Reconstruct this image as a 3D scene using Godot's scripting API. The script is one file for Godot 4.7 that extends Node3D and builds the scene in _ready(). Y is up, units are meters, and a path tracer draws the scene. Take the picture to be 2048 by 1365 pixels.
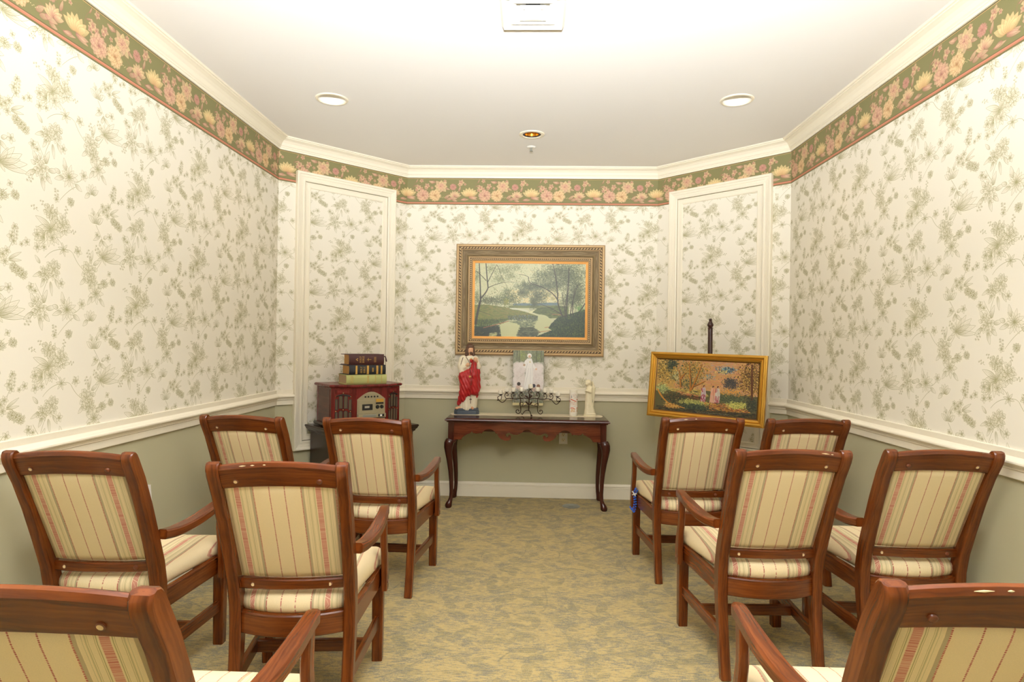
extends Node3D

# ------------------------------------------------------------------ mesh builder
class MB:
	var v := PackedVector3Array()
	var uv := PackedVector2Array()
	var g := PackedInt32Array()
	var c := PackedColorArray()
	func tri(a: Vector3, b: Vector3, d: Vector3, ua := Vector2.ZERO, ub := Vector2.ZERO, ud := Vector2.ZERO, grp := -1) -> void:
		v.append(a); v.append(b); v.append(d)
		uv.append(ua); uv.append(ub); uv.append(ud)
		g.append(grp)
	func quad(a: Vector3, b: Vector3, d: Vector3, e: Vector3, ua := Vector2.ZERO, ub := Vector2.ZERO, ud := Vector2.ZERO, ue := Vector2.ZERO, grp := -1) -> void:
		tri(a, b, d, ua, ub, ud, grp)
		tri(a, d, e, ua, ud, ue, grp)
	func mesh() -> ArrayMesh:
		var vol := 0.0
		for i in range(0, v.size(), 3):
			vol += (v[i] - v[0]).dot((v[i + 1] - v[0]).cross(v[i + 2] - v[0]))
		var st := SurfaceTool.new()
		st.begin(Mesh.PRIMITIVE_TRIANGLES)
		var order := [0, 1, 2] if vol <= 0.0 else [0, 2, 1]
		for i in range(0, v.size(), 3):
			var gr: int = g[i / 3]
			st.set_smooth_group(0xFFFFFFFF if gr < 0 else gr)
			for k in order:
				st.set_uv(uv[i + k])
				st.add_vertex(v[i + k])
		st.generate_normals()
		st.index()
		return st.commit()

# ------------------------------------------------------------------ shape helpers
func tube_frame(pts: Array, i: int) -> Vector3:
	var a: Vector3 = pts[maxi(i - 1, 0)]
	var b: Vector3 = pts[mini(i + 1, pts.size() - 1)]
	return (b - a).normalized()

# rectangular bar with chamfered edges swept along a path; size = Vector2(along side, across)
func bar(m: MB, pts: Array, sizes, side: Vector3, ch := 0.004, uvo := 0.0) -> void:
	var rings := []
	var peri := []
	var len := 0.0
	var lens := []
	for i in pts.size():
		if i > 0:
			len += (pts[i] - pts[i - 1]).length()
		lens.append(len + uvo)
		var t := tube_frame(pts, i)
		var w := (side - t * side.dot(t)).normalized()
		var h := t.cross(w)
		var s: Vector2 = (sizes[i] if sizes is Array else sizes) * 0.5
		var k := minf(ch, minf(s.x, s.y) * 0.9)
		var prof := [Vector2(-s.x + k, -s.y), Vector2(s.x - k, -s.y), Vector2(s.x, -s.y + k), Vector2(s.x, s.y - k), Vector2(s.x - k, s.y), Vector2(-s.x + k, s.y), Vector2(-s.x, s.y - k), Vector2(-s.x, -s.y + k)]
		var ring := []
		var pe := [0.0]
		for j in 8:
			ring.append(pts[i] + w * prof[j].x + h * prof[j].y)
			pe.append(pe[j] + (prof[(j + 1) % 8] - prof[j]).length())
		rings.append(ring)
		peri.append(pe)
	var p0: Array = peri[peri.size() / 2]
	for i in pts.size() - 1:
		for j in 8:
			var q := (j + 1) % 8
			m.quad(rings[i][j], rings[i][q], rings[i + 1][q], rings[i + 1][j], Vector2(p0[j], lens[i]), Vector2(p0[j + 1], lens[i]), Vector2(p0[j + 1], lens[i + 1]), Vector2(p0[j], lens[i + 1]), j)
	for e in [0, pts.size() - 1]:
		var r: Array = rings[e]
		var ce: Vector3 = pts[e]
		for j in 8:
			var q := (j + 1) % 8
			var ua := Vector2((r[j] - ce).dot(side), 0.02 * j + lens[e])
			if e == 0:
				m.tri(ce, r[q], r[j], Vector2(0, lens[e]), ua, ua, 20)
			else:
				m.tri(ce, r[j], r[q], Vector2(0, lens[e]), ua, ua, 21)

# round tube along a path
func tube(m: MB, pts: Array, r, n := 8) -> void:
	var rings := []
	var up := Vector3(0.13, 0.2, 0.97)
	for i in pts.size():
		var t := tube_frame(pts, i)
		var w := (up - t * up.dot(t)).normalized()
		up = w
		var h := t.cross(w)
		var rr: float = r[i] if r is Array else r
		var ring := []
		for j in n:
			var a := TAU * j / n
			ring.append(pts[i] + (w * cos(a) + h * sin(a)) * rr)
		rings.append(ring)
	for i in pts.size() - 1:
		for j in n:
			var q := (j + 1) % n
			m.quad(rings[i][j], rings[i][q], rings[i + 1][q], rings[i + 1][j], Vector2.ZERO, Vector2.ZERO, Vector2.ZERO, Vector2.ZERO, 0)
	for j in n:
		var q := (j + 1) % n
		m.tri(pts[0], rings[0][q], rings[0][j], Vector2.ZERO, Vector2.ZERO, Vector2.ZERO, 1)
		m.tri(pts[-1], rings[-1][j], rings[-1][q], Vector2.ZERO, Vector2.ZERO, Vector2.ZERO, 2)

# lathe about y: profile of Vector2(radius, height)
func lathe(m: MB, prof: Array, n := 24, at := Vector3.ZERO, squash := Vector3.ONE) -> void:
	var grp := 0
	var len := 0.0
	for i in prof.size() - 1:
		var a: Vector2 = prof[i]
		var b: Vector2 = prof[i + 1]
		if i > 0 and absf((a - prof[i - 1]).angle_to(b - a)) > 0.7:
			grp += 1
		var l2 := len + (b - a).length()
		for j in n:
			var t0 := TAU * j / n
			var t1 := TAU * (j + 1) / n
			if j == n - 1:
				t1 = 0.0
			var d0 := Vector3(cos(t0), 0, sin(t0))
			var d1 := Vector3(cos(t1), 0, sin(t1))
			var A := at + (d0 * a.x + Vector3(0, a.y, 0)) * squash
			var B := at + (d1 * a.x + Vector3(0, a.y, 0)) * squash
			var C := at + (d1 * b.x + Vector3(0, b.y, 0)) * squash
			var D := at + (d0 * b.x + Vector3(0, b.y, 0)) * squash
			var u0 := float(j) / n
			var u1 := float(j + 1) / n
			if a.x > 0.00001:
				m.tri(A, B, C, Vector2(u0, len), Vector2(u1, len), Vector2(u1, l2), grp)
			if b.x > 0.00001:
				m.tri(A, C, D, Vector2(u0, len), Vector2(u1, l2), Vector2(u0, l2), grp)
			elif a.x <= 0.00001:
				pass
		len = l2

# polygon (in the xy plane) pushed along z from z0 to z1 with small chamfers
func slab(m: MB, poly: PackedVector2Array, z0: float, z1: float, ch := 0.0, xf := Transform3D.IDENTITY, uvs := 1.0) -> void:
	var n := poly.size()
	if Geometry2D.is_polygon_clockwise(poly):
		poly.reverse()
	var inner := PackedVector2Array()
	for i in n:
		var a := poly[(i + n - 1) % n]
		var b := poly[i]
		var d := poly[(i + 1) % n]
		var n1 := (b - a).normalized().orthogonal()
		var n2 := (d - b).normalized().orthogonal()
		var mi := (n1 + n2) / maxf(0.35, 1.0 + n1.dot(n2))
		var cand := b - mi * ch
		if not Geometry2D.is_point_in_polygon(cand, poly) and ch > 0.0:
			cand = b + mi * ch
		inner.append(cand)
	var idx := Geometry2D.triangulate_polygon(poly)
	for face in [0, 1]:
		var z := z0 if face == 0 else z1
		for i in range(0, idx.size(), 3):
			var p := []
			for k in 3:
				var q := inner[idx[i + k]]
				p.append(q)
			# triangles of a counter clockwise polygon
			var P := [xf * Vector3(p[0].x, p[0].y, z), xf * Vector3(p[1].x, p[1].y, z), xf * Vector3(p[2].x, p[2].y, z)]
			var cw: bool = (p[1] - p[0]).cross(p[2] - p[0]) > 0
			if (face == 1) == cw:
				m.tri(P[0], P[1], P[2], p[0] * uvs, p[1] * uvs, p[2] * uvs, 0 if face == 0 else 1)
			else:
				m.tri(P[0], P[2], P[1], p[0] * uvs, p[2] * uvs, p[1] * uvs, 0 if face == 0 else 1)
	var per := 0.0
	for i in n:
		var q := (i + 1) % n
		var l := (poly[q] - poly[i]).length()
		var rows := [[inner[i], inner[q], z0], [poly[i], poly[q], z0 + ch], [poly[i], poly[q], z1 - ch], [inner[i], inner[q], z1]]
		for k in 3:
			if ch <= 0.0 and k != 1:
				continue
			var A: Array = rows[k]
			var B: Array = rows[k + 1]
			m.quad(xf * Vector3(A[0].x, A[0].y, A[2]), xf * Vector3(A[1].x, A[1].y, A[2]), xf * Vector3(B[1].x, B[1].y, B[2]), xf * Vector3(B[0].x, B[0].y, B[2]),
				Vector2(per, A[2]) * uvs, Vector2(per + l, A[2]) * uvs, Vector2(per + l, B[2]) * uvs, Vector2(per, B[2]) * uvs, -1)
		per += l

func box(m: MB, lo: Vector3, hi: Vector3, ch := 0.0, xf := Transform3D.IDENTITY, uvs := 1.0) -> void:
	slab(m, PackedVector2Array([Vector2(lo.x, lo.y), Vector2(hi.x, lo.y), Vector2(hi.x, hi.y), Vector2(lo.x, hi.y)]), lo.z, hi.z, ch, xf, uvs)

# picture or door frame: profile Vector2(outward from the opening, height), opening w x h centred on 0 in xy
func frame(m: MB, w: float, h: float, prof: Array, xf := Transform3D.IDENTITY) -> void:
	var sg := [Vector2(-1, -1), Vector2(1, -1), Vector2(1, 1), Vector2(-1, 1)]
	for s in 4:
		var a: Vector2 = sg[s]
		var b: Vector2 = sg[(s + 1) % 4]
		for k in prof.size():
			var p: Vector2 = prof[k]
			var q: Vector2 = prof[(k + 1) % prof.size()]
			var A := Vector3(a.x * (w / 2 + p.x), a.y * (h / 2 + p.x), p.y)
			var B := Vector3(b.x * (w / 2 + p.x), b.y * (h / 2 + p.x), p.y)
			var C := Vector3(b.x * (w / 2 + q.x), b.y * (h / 2 + q.x), q.y)
			var D := Vector3(a.x * (w / 2 + q.x), a.y * (h / 2 + q.x), q.y)
			var l0 := 0.0
			var l1 := w if s % 2 == 0 else h
			m.quad(xf * A, xf * B, xf * C, xf * D, Vector2(k * 0.02, l0), Vector2(k * 0.02, l1), Vector2(k * 0.02 + 0.02, l1), Vector2(k * 0.02 + 0.02, l0), -1)

# moulding between two points; m0 and m1 are the mitred outward directions; profile Vector2(out, up), closed against the wall
func moulding(m: MB, p0: Vector3, p1: Vector3, m0: Vector3, m1: Vector3, prof: Array) -> void:
	var n := prof.size()
	for k in n:
		var a: Vector2 = prof[k]
		var b: Vector2 = prof[(k + 1) % n]
		m.quad(p0 + m0 * a.x + Vector3(0, a.y, 0), p1 + m1 * a.x + Vector3(0, a.y, 0), p1 + m1 * b.x + Vector3(0, b.y, 0), p0 + m0 * b.x + Vector3(0, b.y, 0))
	var pg := PackedVector2Array(prof)
	var idx := Geometry2D.triangulate_polygon(pg)
	for i in range(0, idx.size(), 3):
		var P := []
		var Q := []
		for k in 3:
			var a := pg[idx[i + k]]
			P.append(p0 + m0 * a.x + Vector3(0, a.y, 0))
			Q.append(p1 + m1 * a.x + Vector3(0, a.y, 0))
		m.tri(P[0], P[2], P[1])
		m.tri(Q[0], Q[1], Q[2])

# cushion: outline in the plane (x, y of xf), layers of Vector2(inset share, height), closed by domes
func pad(m: MB, outline: Array, centre: Vector2, layers: Array, xf: Transform3D, uvscale: Vector2, bow: Callable) -> void:
	var n := outline.size()
	var rings := []
	var uvr := []
	for l in layers:
		var ring := []
		var ur := []
		for i in n:
			var p: Vector2 = outline[i]
			var d := (centre - p)
			var q: Vector2 = p + d.normalized() * minf(l.x, d.length())
			ring.append(xf * (Vector3(q.x, q.y, l.y) + bow.call(q)))
			ur.append(q * uvscale)
		rings.append(ring)
		uvr.append(ur)
	for k in layers.size() - 1:
		for i in n:
			var j := (i + 1) % n
			m.quad(rings[k][i], rings[k][j], rings[k + 1][j], rings[k + 1][i], uvr[k][i], uvr[k][j], uvr[k + 1][j], uvr[k + 1][i], 0)
	for e in [0, layers.size() - 1]:
		var ce: Vector3 = xf * (Vector3(centre.x, centre.y, layers[e].y) + bow.call(centre))
		for i in n:
			var j := (i + 1) % n
			if e == 0:
				m.tri(ce, rings[e][j], rings[e][i], centre * uvscale, uvr[e][j], uvr[e][i], 0)
			else:
				m.tri(ce, rings[e][i], rings[e][j], centre * uvscale, uvr[e][i], uvr[e][j], 0)

# surface nets of a distance field
func nets(field: Callable, lo: Vector3, hi: Vector3, cell: float) -> MB:
	var m := MB.new()
	var nx := int(ceil((hi.x - lo.x) / cell)) + 1
	var ny := int(ceil((hi.y - lo.y) / cell)) + 1
	var nz := int(ceil((hi.z - lo.z) / cell)) + 1
	var val := PackedFloat32Array()
	val.resize(nx * ny * nz)
	for z in nz:
		for y in ny:
			for x in nx:
				val[(z * ny + y) * nx + x] = field.call(lo + Vector3(x, y, z) * cell)
	var pos := {}
	var sx := 1
	var sy := nx
	var sz := nx * ny
	var corners := [0, sx, sy, sx + sy, sz, sz + sx, sz + sy, sz + sx + sy]
	var edges := [[0, 1], [2, 3], [4, 5], [6, 7], [0, 2], [1, 3], [4, 6], [5, 7], [0, 4], [1, 5], [2, 6], [3, 7]]
	for z in nz - 1:
		for y in ny - 1:
			for x in nx - 1:
				var b := (z * ny + y) * nx + x
				var neg := 0
				for k in 8:
					if val[b + corners[k]] < 0.0:
						neg += 1
				if neg == 0 or neg == 8:
					continue
				var sum := Vector3.ZERO
				var cnt := 0
				for e in edges:
					var va := val[b + corners[e[0]]]
					var vb := val[b + corners[e[1]]]
					if (va < 0.0) != (vb < 0.0):
						var t := va / (va - vb)
						var pa := Vector3(e[0] & 1, (e[0] >> 1) & 1, e[0] >> 2)
						var pb := Vector3(e[1] & 1, (e[1] >> 1) & 1, e[1] >> 2)
						sum += pa.lerp(pb, t)
						cnt += 1
				pos[b] = lo + (Vector3(x, y, z) + sum / cnt) * cell
	for z in range(1, nz - 1):
		for y in range(1, ny - 1):
			for x in range(1, nx - 1):
				var b := (z * ny + y) * nx + x
				var inside := val[b] < 0.0
				for ax in 3:
					var st: int = [sx, sy, sz][ax]
					if inside == (val[b + st] < 0.0):
						continue
					var u: int = [sy, sz, sx][ax]
					var w: int = [sz, sx, sy][ax]
					var A: Vector3 = pos[b - u - w]
					var B: Vector3 = pos[b - w]
					var C: Vector3 = pos[b]
					var D: Vector3 = pos[b - u]
					if inside:
						m.quad(A, B, C, D, Vector2.ZERO, Vector2.ZERO, Vector2.ZERO, Vector2.ZERO, 0)
					else:
						m.quad(A, D, C, B, Vector2.ZERO, Vector2.ZERO, Vector2.ZERO, Vector2.ZERO, 0)
	return m

# distance to tapered capsules [a, b, ra, rb] joined with a smooth minimum
func caps(p: Vector3, list: Array, k := 0.012) -> float:
	var d := 1e9
	for c in list:
		var a: Vector3 = c[0]
		var ab: Vector3 = c[1] - a
		var t := clampf((p - a).dot(ab) / maxf(ab.length_squared(), 1e-9), 0.0, 1.0)
		var e := (p - a - ab * t).length() - lerpf(c[2], c[3], t)
		var h := clampf(0.5 + 0.5 * (d - e) / k, 0.0, 1.0)
		d = lerpf(d, e, h) - k * h * (1.0 - h)
	return d

func smooth_path(ctrl: Array, per := 6) -> Array:
	var c := Curve3D.new()
	for i in ctrl.size():
		var a: Vector3 = ctrl[maxi(i - 1, 0)]
		var b: Vector3 = ctrl[mini(i + 1, ctrl.size() - 1)]
		var t := (b - a) / 6.0
		c.add_point(ctrl[i], -t, t)
	var out := []
	for i in ctrl.size() - 1:
		for k in per:
			out.append(c.sample(i, float(k) / per))
	out.append(ctrl[-1])
	return out

# ------------------------------------------------------------------ drawing flat prints
var cimg: Image
var cw := 0
var ch_ := 0
var cdrop := 0      # >0: half drop repeat
var cwrap := false
var rng := RandomNumberGenerator.new()

func canvas(w: int, h: int, col: Color, wrap := false, drop := 0) -> void:
	cimg = Image.create_empty(w, h, false, Image.FORMAT_RGBA8)
	cimg.fill(col)
	cw = w
	ch_ = h
	cwrap = wrap
	cdrop = drop

func px(x: int, y: int, col: Color, a: float) -> void:
	if cwrap:
		if x < 0 or x >= cw:
			var k := floori(float(x) / cw)
			x -= k * cw
			y += k * cdrop
		y = posmod(y, ch_)
	elif x < 0 or y < 0 or x >= cw or y >= ch_:
		return
	cimg.set_pixel(x, y, cimg.get_pixel(x, y).lerp(col, a))

func dab(p: Vector2, r: float, col: Color, a: float) -> void:
	var x0 := floori(p.x - r)
	var y0 := floori(p.y - r)
	for y in range(y0, ceili(p.y + r) + 1):
		for x in range(x0, ceili(p.x + r) + 1):
			var d := r + 0.5 - Vector2(x - p.x, y - p.y).length()
			if d > 0.0:
				px(x, y, col, a * minf(d, 1.0))

func stroke(pts: Array, w0: float, w1: float, col: Color, a: float) -> void:
	var n := pts.size() - 1
	for i in n:
		var p: Vector2 = pts[i]
		var q: Vector2 = pts[i + 1]
		var r := lerpf(w0, w1, (i + 0.5) / n) * 0.5
		var st := maxf(0.8, r * 0.8)
		var steps := maxi(1, int((q - p).length() / st))
		for s in steps:
			dab(p.lerp(q, float(s) / steps), r, col, a)

func bez(a: Vector2, b: Vector2, c: Vector2, n := 10) -> Array:
	var o := []
	for i in n + 1:
		var t := float(i) / n
		o.append(a.lerp(b, t).lerp(b.lerp(c, t), t))
	return o

# a pointed petal or leaf from p along ang
var inkw := 1.0
var inkf := 1.0
var inks := 1.0
func petal(p: Vector2, ang: float, l: float, w: float, fill: Color, fa: float, line: Color, la: float, lw := 1.6, veins := 2, bend := 0.0) -> void:
	lw *= inkw
	l *= inks
	w *= inks
	if inks > 1.1 and veins > 1:
		veins -= 1
	fa = minf(0.9, fa * inkf)
	var d := Vector2.from_angle(ang)
	var n := d.orthogonal()
	var L := []
	var R := []
	var steps := maxi(6, int(l / 4.0))
	for i in steps + 1:
		var t := float(i) / steps
		var ww := w * pow(sin(PI * pow(t, 0.75)), 0.8) if t > 0.0 and t < 1.0 else 0.0
		var c := p + d * (l * t) + n * (bend * l * t * t)
		L.append(c + n * ww)
		R.append(c - n * ww)
	if fa > 0.0:
		for i in steps * 4:
			var t := (i + 0.5) / (steps * 4)
			var ww := w * pow(sin(PI * pow(t, 0.75)), 0.8)
			var c := p + d * (l * t) + n * (bend * l * t * t)
			var k := int(ww * 2.0 / 1.4) + 1
			for j in k:
				var o2 := 2.0 * (j + 0.5) / k - 1.0
				var q := c + n * (ww * o2)
				px(roundi(q.x), roundi(q.y), fill.lerp(line, clampf(0.62 - t * 1.1 + maxf(0.0, -o2) * 0.3, 0.0, 0.6)), fa)
	if la > 0.0:
		stroke(L, lw, lw * 0.7, line, la)
		stroke(R, lw * 1.4, lw * 0.7, line, la)
		for s in veins:
			var o := (float(s) + 1.0) / (veins + 1) * 2.0 - 1.0
			var pts := []
			for i in range(0, steps + 1):
				var t := 0.08 + 0.75 * float(i) / steps
				var ww := w * pow(sin(PI * pow(t, 0.75)), 0.8)
				pts.append(p + d * (l * t) + n * (bend * l * t * t + ww * o * 0.75))
			stroke(pts, lw * 0.8, lw * 0.4, line, la * 0.7)

func mum(p: Vector2, r: float, fill: Color, line: Color, sq := 1.0, tilt := 0.0) -> void:
	r *= inks
	for k in [3, 2, 1, 0]:
		var n: int = [5, 7, 9, 11][k]
		for i in n:
			var a: float = TAU * (i + rng.randf() * 0.6 + 0.5 * k) / n
			var o: Vector2 = Vector2(cos(a), sin(a) * sq).rotated(tilt) * r * [0.05, 0.2, 0.42, 0.6][k] * rng.randf_range(0.8, 1.12)
			petal(p + o, o.angle() + rng.randf_range(-0.3, 0.3), r * rng.randf_range(0.3, 0.46), r * rng.randf_range(0.11, 0.17), fill, 0.4, line, 0.65, 1.5, 1)
	for i in 14:
		dab(p + Vector2(rng.randf_range(-1, 1), rng.randf_range(-1, 1)) * r * 0.2, 1.4, line, 0.5)

func sprig(p: Vector2, ang: float, l: float, fill: Color, line: Color, buds := 5) -> void:
	var d := Vector2.from_angle(ang)
	var e := p + d * l
	var mid := p.lerp(e, 0.5) + d.orthogonal() * l * rng.randf_range(-0.15, 0.15)
	var c := bez(p, mid, e, 10)
	stroke(c, 2.8, 1.6, line, 0.6)
	for i in buds:
		var q: Vector2 = c[2 + int(8.0 * i / buds)]
		var s := 1.0 if i % 2 == 0 else -1.0
		var b := q + Vector2.from_angle(ang + s * 0.9) * l * 0.16
		stroke([q, b], 1.2, 1.0, line, 0.45)
		for k in 3:
			petal(b, ang + s * 0.6 + (k - 1) * 0.7, l * 0.13, l * 0.035, fill, 0.4, line, 0.6, 1.2, 0)

func blossom(p: Vector2, r: float, fill: Color, line: Color, n := 5) -> void:
	var a0 := rng.randf() * TAU
	for i in n:
		petal(p, a0 + TAU * i / n, r, r * 0.32, fill, 0.4, line, 0.6, 1.4, 1)
	dab(p, r * 0.14, line, 0.6)

func wallpaper_image() -> Image:
	rng.seed = 11
	var paper := Color8(238, 232, 215)
	var line := Color8(158, 152, 108)
	var fill := Color8(233, 227, 208)
	inkw = 1.6
	inkf = 2.2
	inks = 1.2
	canvas(1024, 1024, paper, true, 512)
	var S := 1024.0 / 450.0
	var f := func(x: float, y: float) -> Vector2: return Vector2(x, y) * S
	# vines first
	for v in [[85, 215, 108, 245, 122, 268], [122, 268, 128, 300, 118, 320], [135, 152, 175, 130, 180, 60], [118, 340, 100, 370, 70, 395], [345, 515, 372, 530, 380, 552], [380, 552, 330, 555, 300, 590], [380, 552, 410, 545, 425, 560], [425, 560, 450, 600, 480, 610], [300, 280, 275, 250, 262, 225], [95, 430, 130, 420, 150, 402], [95, 430, 135, 425, 175, 412], [430, 330, 400, 345, 360, 390], [470, 285, 450, 310, 420, 318], [160, 160, 190, 170, 195, 190], [320, 200, 300, 230, 290, 270]]:
		stroke(bez(f.call(v[0], v[1]), f.call(v[2], v[3]), f.call(v[4], v[5]), 18), 4.0, 2.6, line, 0.6)
	# rose bud with cupped petals
	var A: Vector2 = f.call(85, 205)
	for k in 6:
		petal(A + Vector2((k - 2.5) * 9, 14), -PI / 2 + (k - 2.5) * 0.22, 88 - absf(k - 2.5) * 8, 19, fill, 0.16, line, 0.6, 1.8, 2, (k - 2.5) * -0.12)
	petal(A + Vector2(-24, -50), -2.0, 50, 9, fill, 0.4, line, 0.6)
	petal(A + Vector2(24, -55), -1.2, 62, 10, fill, 0.4, line, 0.6)
	for q in [[108, 252, 2.6, 78], [120, 268, 0.6, 66], [120, 268, 2.3, 52], [118, 262, 1.9, 60], [126, 258, -0.5, 46]]:
		petal(f.call(q[0], q[1]), q[2], q[3], 12, fill, 0.5, line, 0.65)
	blossom(f.call(160, 248), 34, fill, line)
	blossom(f.call(92, 250), 26, fill, line)
	# open tulip lying to the right
	var B: Vector2 = f.call(122, 330)
	for q in [[-0.75, 150, 22], [-0.42, 175, 26], [-0.1, 195, 26], [0.16, 205, 18], [-0.95, 110, 16], [-0.25, 150, 20]]:
		petal(B, q[0], q[1], q[2], fill, 0.26, line, 0.62, 1.9, 3, 0.1)
	for q in [[-1.7, 70], [-2.2, 84], [2.7, 60], [-2.7, 74], [0.9, 60]]:
		petal(B, q[0], q[1], 10, fill, 0.45, line, 0.6)
	sprig(f.call(110, 325), -2.3, 96, fill, line, 5)
	# twin small flowers
	mum(f.call(132, 424), 40, fill, line, 0.8)
	mum(f.call(180, 414), 34, fill, line, 0.8)
	blossom(f.call(160, 385), 26, fill, line, 4)
	# upright sprig and its cluster
	sprig(f.call(178, 112), -1.5, 120, fill, line, 7)
	for q in [[168, 92, 34], [180, 60, 24], [176, 105, 30], [226, 100, 30], [206, 110, 18]]:
		blossom(f.call(q[0], q[1]), q[2], fill, line)
	for q in [[138, 150, 36], [152, 138, 30], [124, 160, 30], [146, 170, 32], [118, 142, 24]]:
		blossom(f.call(q[0], q[1]), q[2], fill, line, 6)
	petal(f.call(160, 160), -0.5, 100, 9, fill, 0.4, line, 0.6)
	petal(f.call(160, 165), -0.1, 90, 8, fill, 0.4, line, 0.6)
	# carnation on its side
	for q in [[180, 186], [196, 194], [212, 202]]:
		mum(f.call(q[0], q[1]), 38, fill, line, 0.75, 0.5)
	# large bouquet
	for q in [[2.7, 120], [2.2, 130], [1.8, 120], [1.4, 110], [1.05, 116], [0.6, 100], [3.1, 110], [-0.3, 150], [-2.6, 130], [-1.1, 150]]:
		petal(f.call(322, 490), q[0], q[1], 20, fill, 0.45, line, 0.65, 1.8, 3, 0.12)
	mum(f.call(322, 438), 62, fill, line, 0.85)
	mum(f.call(374, 470), 74, fill, line)
	for k in 6:
		petal(f.call(296, 522), 2.2 + k * 0.35, 84, 20, fill, 0.35, line, 0.65, 1.8, 3, 0.15)
	blossom(f.call(268, 520), 40, fill, line, 6)
	blossom(f.call(330, 520), 44, fill, line, 6)
	for q in [[270, 445, -2.6], [385, 435, -1.3], [405, 480, 0.2], [300, 430, -2.2]]:
		sprig(f.call(q[0], q[1]), q[2], 70, fill, line, 4)
	blossom(f.call(268, 560), 34, fill, line)
	blossom(f.call(296, 556), 26, fill, line)
	# star leaf
	for k in 6:
		petal(f.call(380, 552), k * 1.05 + 0.2, 46, 8, fill, 0.5, line, 0.65)
	blossom(f.call(448, 548), 40, fill, line)
	sprig(f.call(430, 556), -0.9, 60, fill, line, 4)
	# mums with leaves
	mum(f.call(338, 172), 66, fill, line, 1.05)
	mum(f.call(300, 192), 50, fill, line)
	for q in [[285, 190, 2.7, 70], [300, 210, 2.1, 60], [325, 215, 1.4, 90], [345, 205, 1.0, 70], [280, 160, -2.3, 60]]:
		petal(f.call(q[0], q[1]), q[2], q[3], 11, fill, 0.4, line, 0.6)
	blossom(f.call(372, 216), 34, fill, line)
	mum(f.call(278, 305), 72, fill, line, 1.15)
	for q in [[295, 285, -1.2, 86], [310, 305, -0.2, 76], [282, 335, 1.3, 80], [255, 320, 2.6, 84], [300, 325, 0.7, 60], [262, 285, -2.2, 60]]:
		petal(f.call(q[0], q[1]), q[2], q[3], 15, fill, 0.5, line, 0.65)
	sprig(f.call(250, 330), 2.2, 90, fill, line, 5)
	# daisy
	for k in 13:
		petal(f.call(400, 302), TAU * k / 13 + 0.1, 84 if k % 2 == 0 else 66, 14, fill, 0.3, line, 0.6, 1.6, 2)
	dab(f.call(400, 302), 13, line, 0.45)
	for q in [[385, 285, -1.8, 80], [375, 310, 2.8, 80], [430, 320, 0.5, 70], [360, 300, -2.8, 50]]:
		petal(f.call(q[0], q[1]), q[2], q[3], 15, fill, 0.5, line, 0.6)
	blossom(f.call(470, 280), 40, fill, line, 6)
	# diagonal spray
	mum(f.call(52, 385), 74, fill, line, 1.1)
	mum(f.call(66, 420), 58, fill, line)
	for k in 9:
		petal(f.call(90, 462), TAU * k / 9, 78, 17, fill, 0.35, line, 0.62, 1.7, 2)
	for q in [[60, 350, -1.3, 80], [75, 360, -0.5, 74], [110, 480, 0.8, 74], [70, 475, 2.2, 74], [35, 415, 2.4, 64], [100, 440, -0.3, 60]]:
		petal(f.call(q[0], q[1]), q[2], q[3], 14, fill, 0.5, line, 0.65)
	sprig(f.call(55, 350), -1.9, 90, fill, line, 5)
	for k in 5:
		petal(f.call(64, 560), -PI / 2 + (k - 2) * 0.5, 70, 18, fill, 0.5, line, 0.65, 1.6, 3)
	petal(f.call(50, 560), 2.4, 60, 16, fill, 0.5, line, 0.65)
	# fillers
	mum(f.call(410, 386), 34, fill, line, 0.9)
	sprig(f.call(345, 395), -1.6, 90, fill, line, 6)
	blossom(f.call(346, 390), 26, fill, line)
	sprig(f.call(252, 262), -1.9, 80, fill, line, 5)
	blossom(f.call(244, 240), 34, fill, line)
	blossom(f.call(262, 250), 22, fill, line)
	inkw = 1.0
	inkf = 1.0
	inks = 1.0
	var out := Image.create_empty(2048, 1024, false, Image.FORMAT_RGBA8)
	out.blit_rect(cimg, Rect2i(0, 0, 1024, 1024), Vector2i(0, 0))
	out.blit_rect(cimg, Rect2i(0, 512, 1024, 512), Vector2i(1024, 0))
	out.blit_rect(cimg, Rect2i(0, 0, 1024, 512), Vector2i(1024, 512))
	return out

func peony(p: Vector2, r: float, light: Color, mid: Color, dark: Color) -> void:
	for k in [3, 2, 1, 0]:
		var n: int = [5, 8, 11, 14][k]
		for i in n:
			var a: float = TAU * (i + 0.5 * k + rng.randf() * 0.4) / n
			var o: Vector2 = Vector2.from_angle(a) * r * [0.02, 0.2, 0.4, 0.55][k]
			petal(p + o, a + rng.randf_range(-0.25, 0.25), r * 0.45, r * 0.2, light.lerp(mid, rng.randf() * 0.8), 0.95, dark, 0.55, 2.0, 1)
	dab(p, r * 0.12, dark, 0.7)

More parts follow.
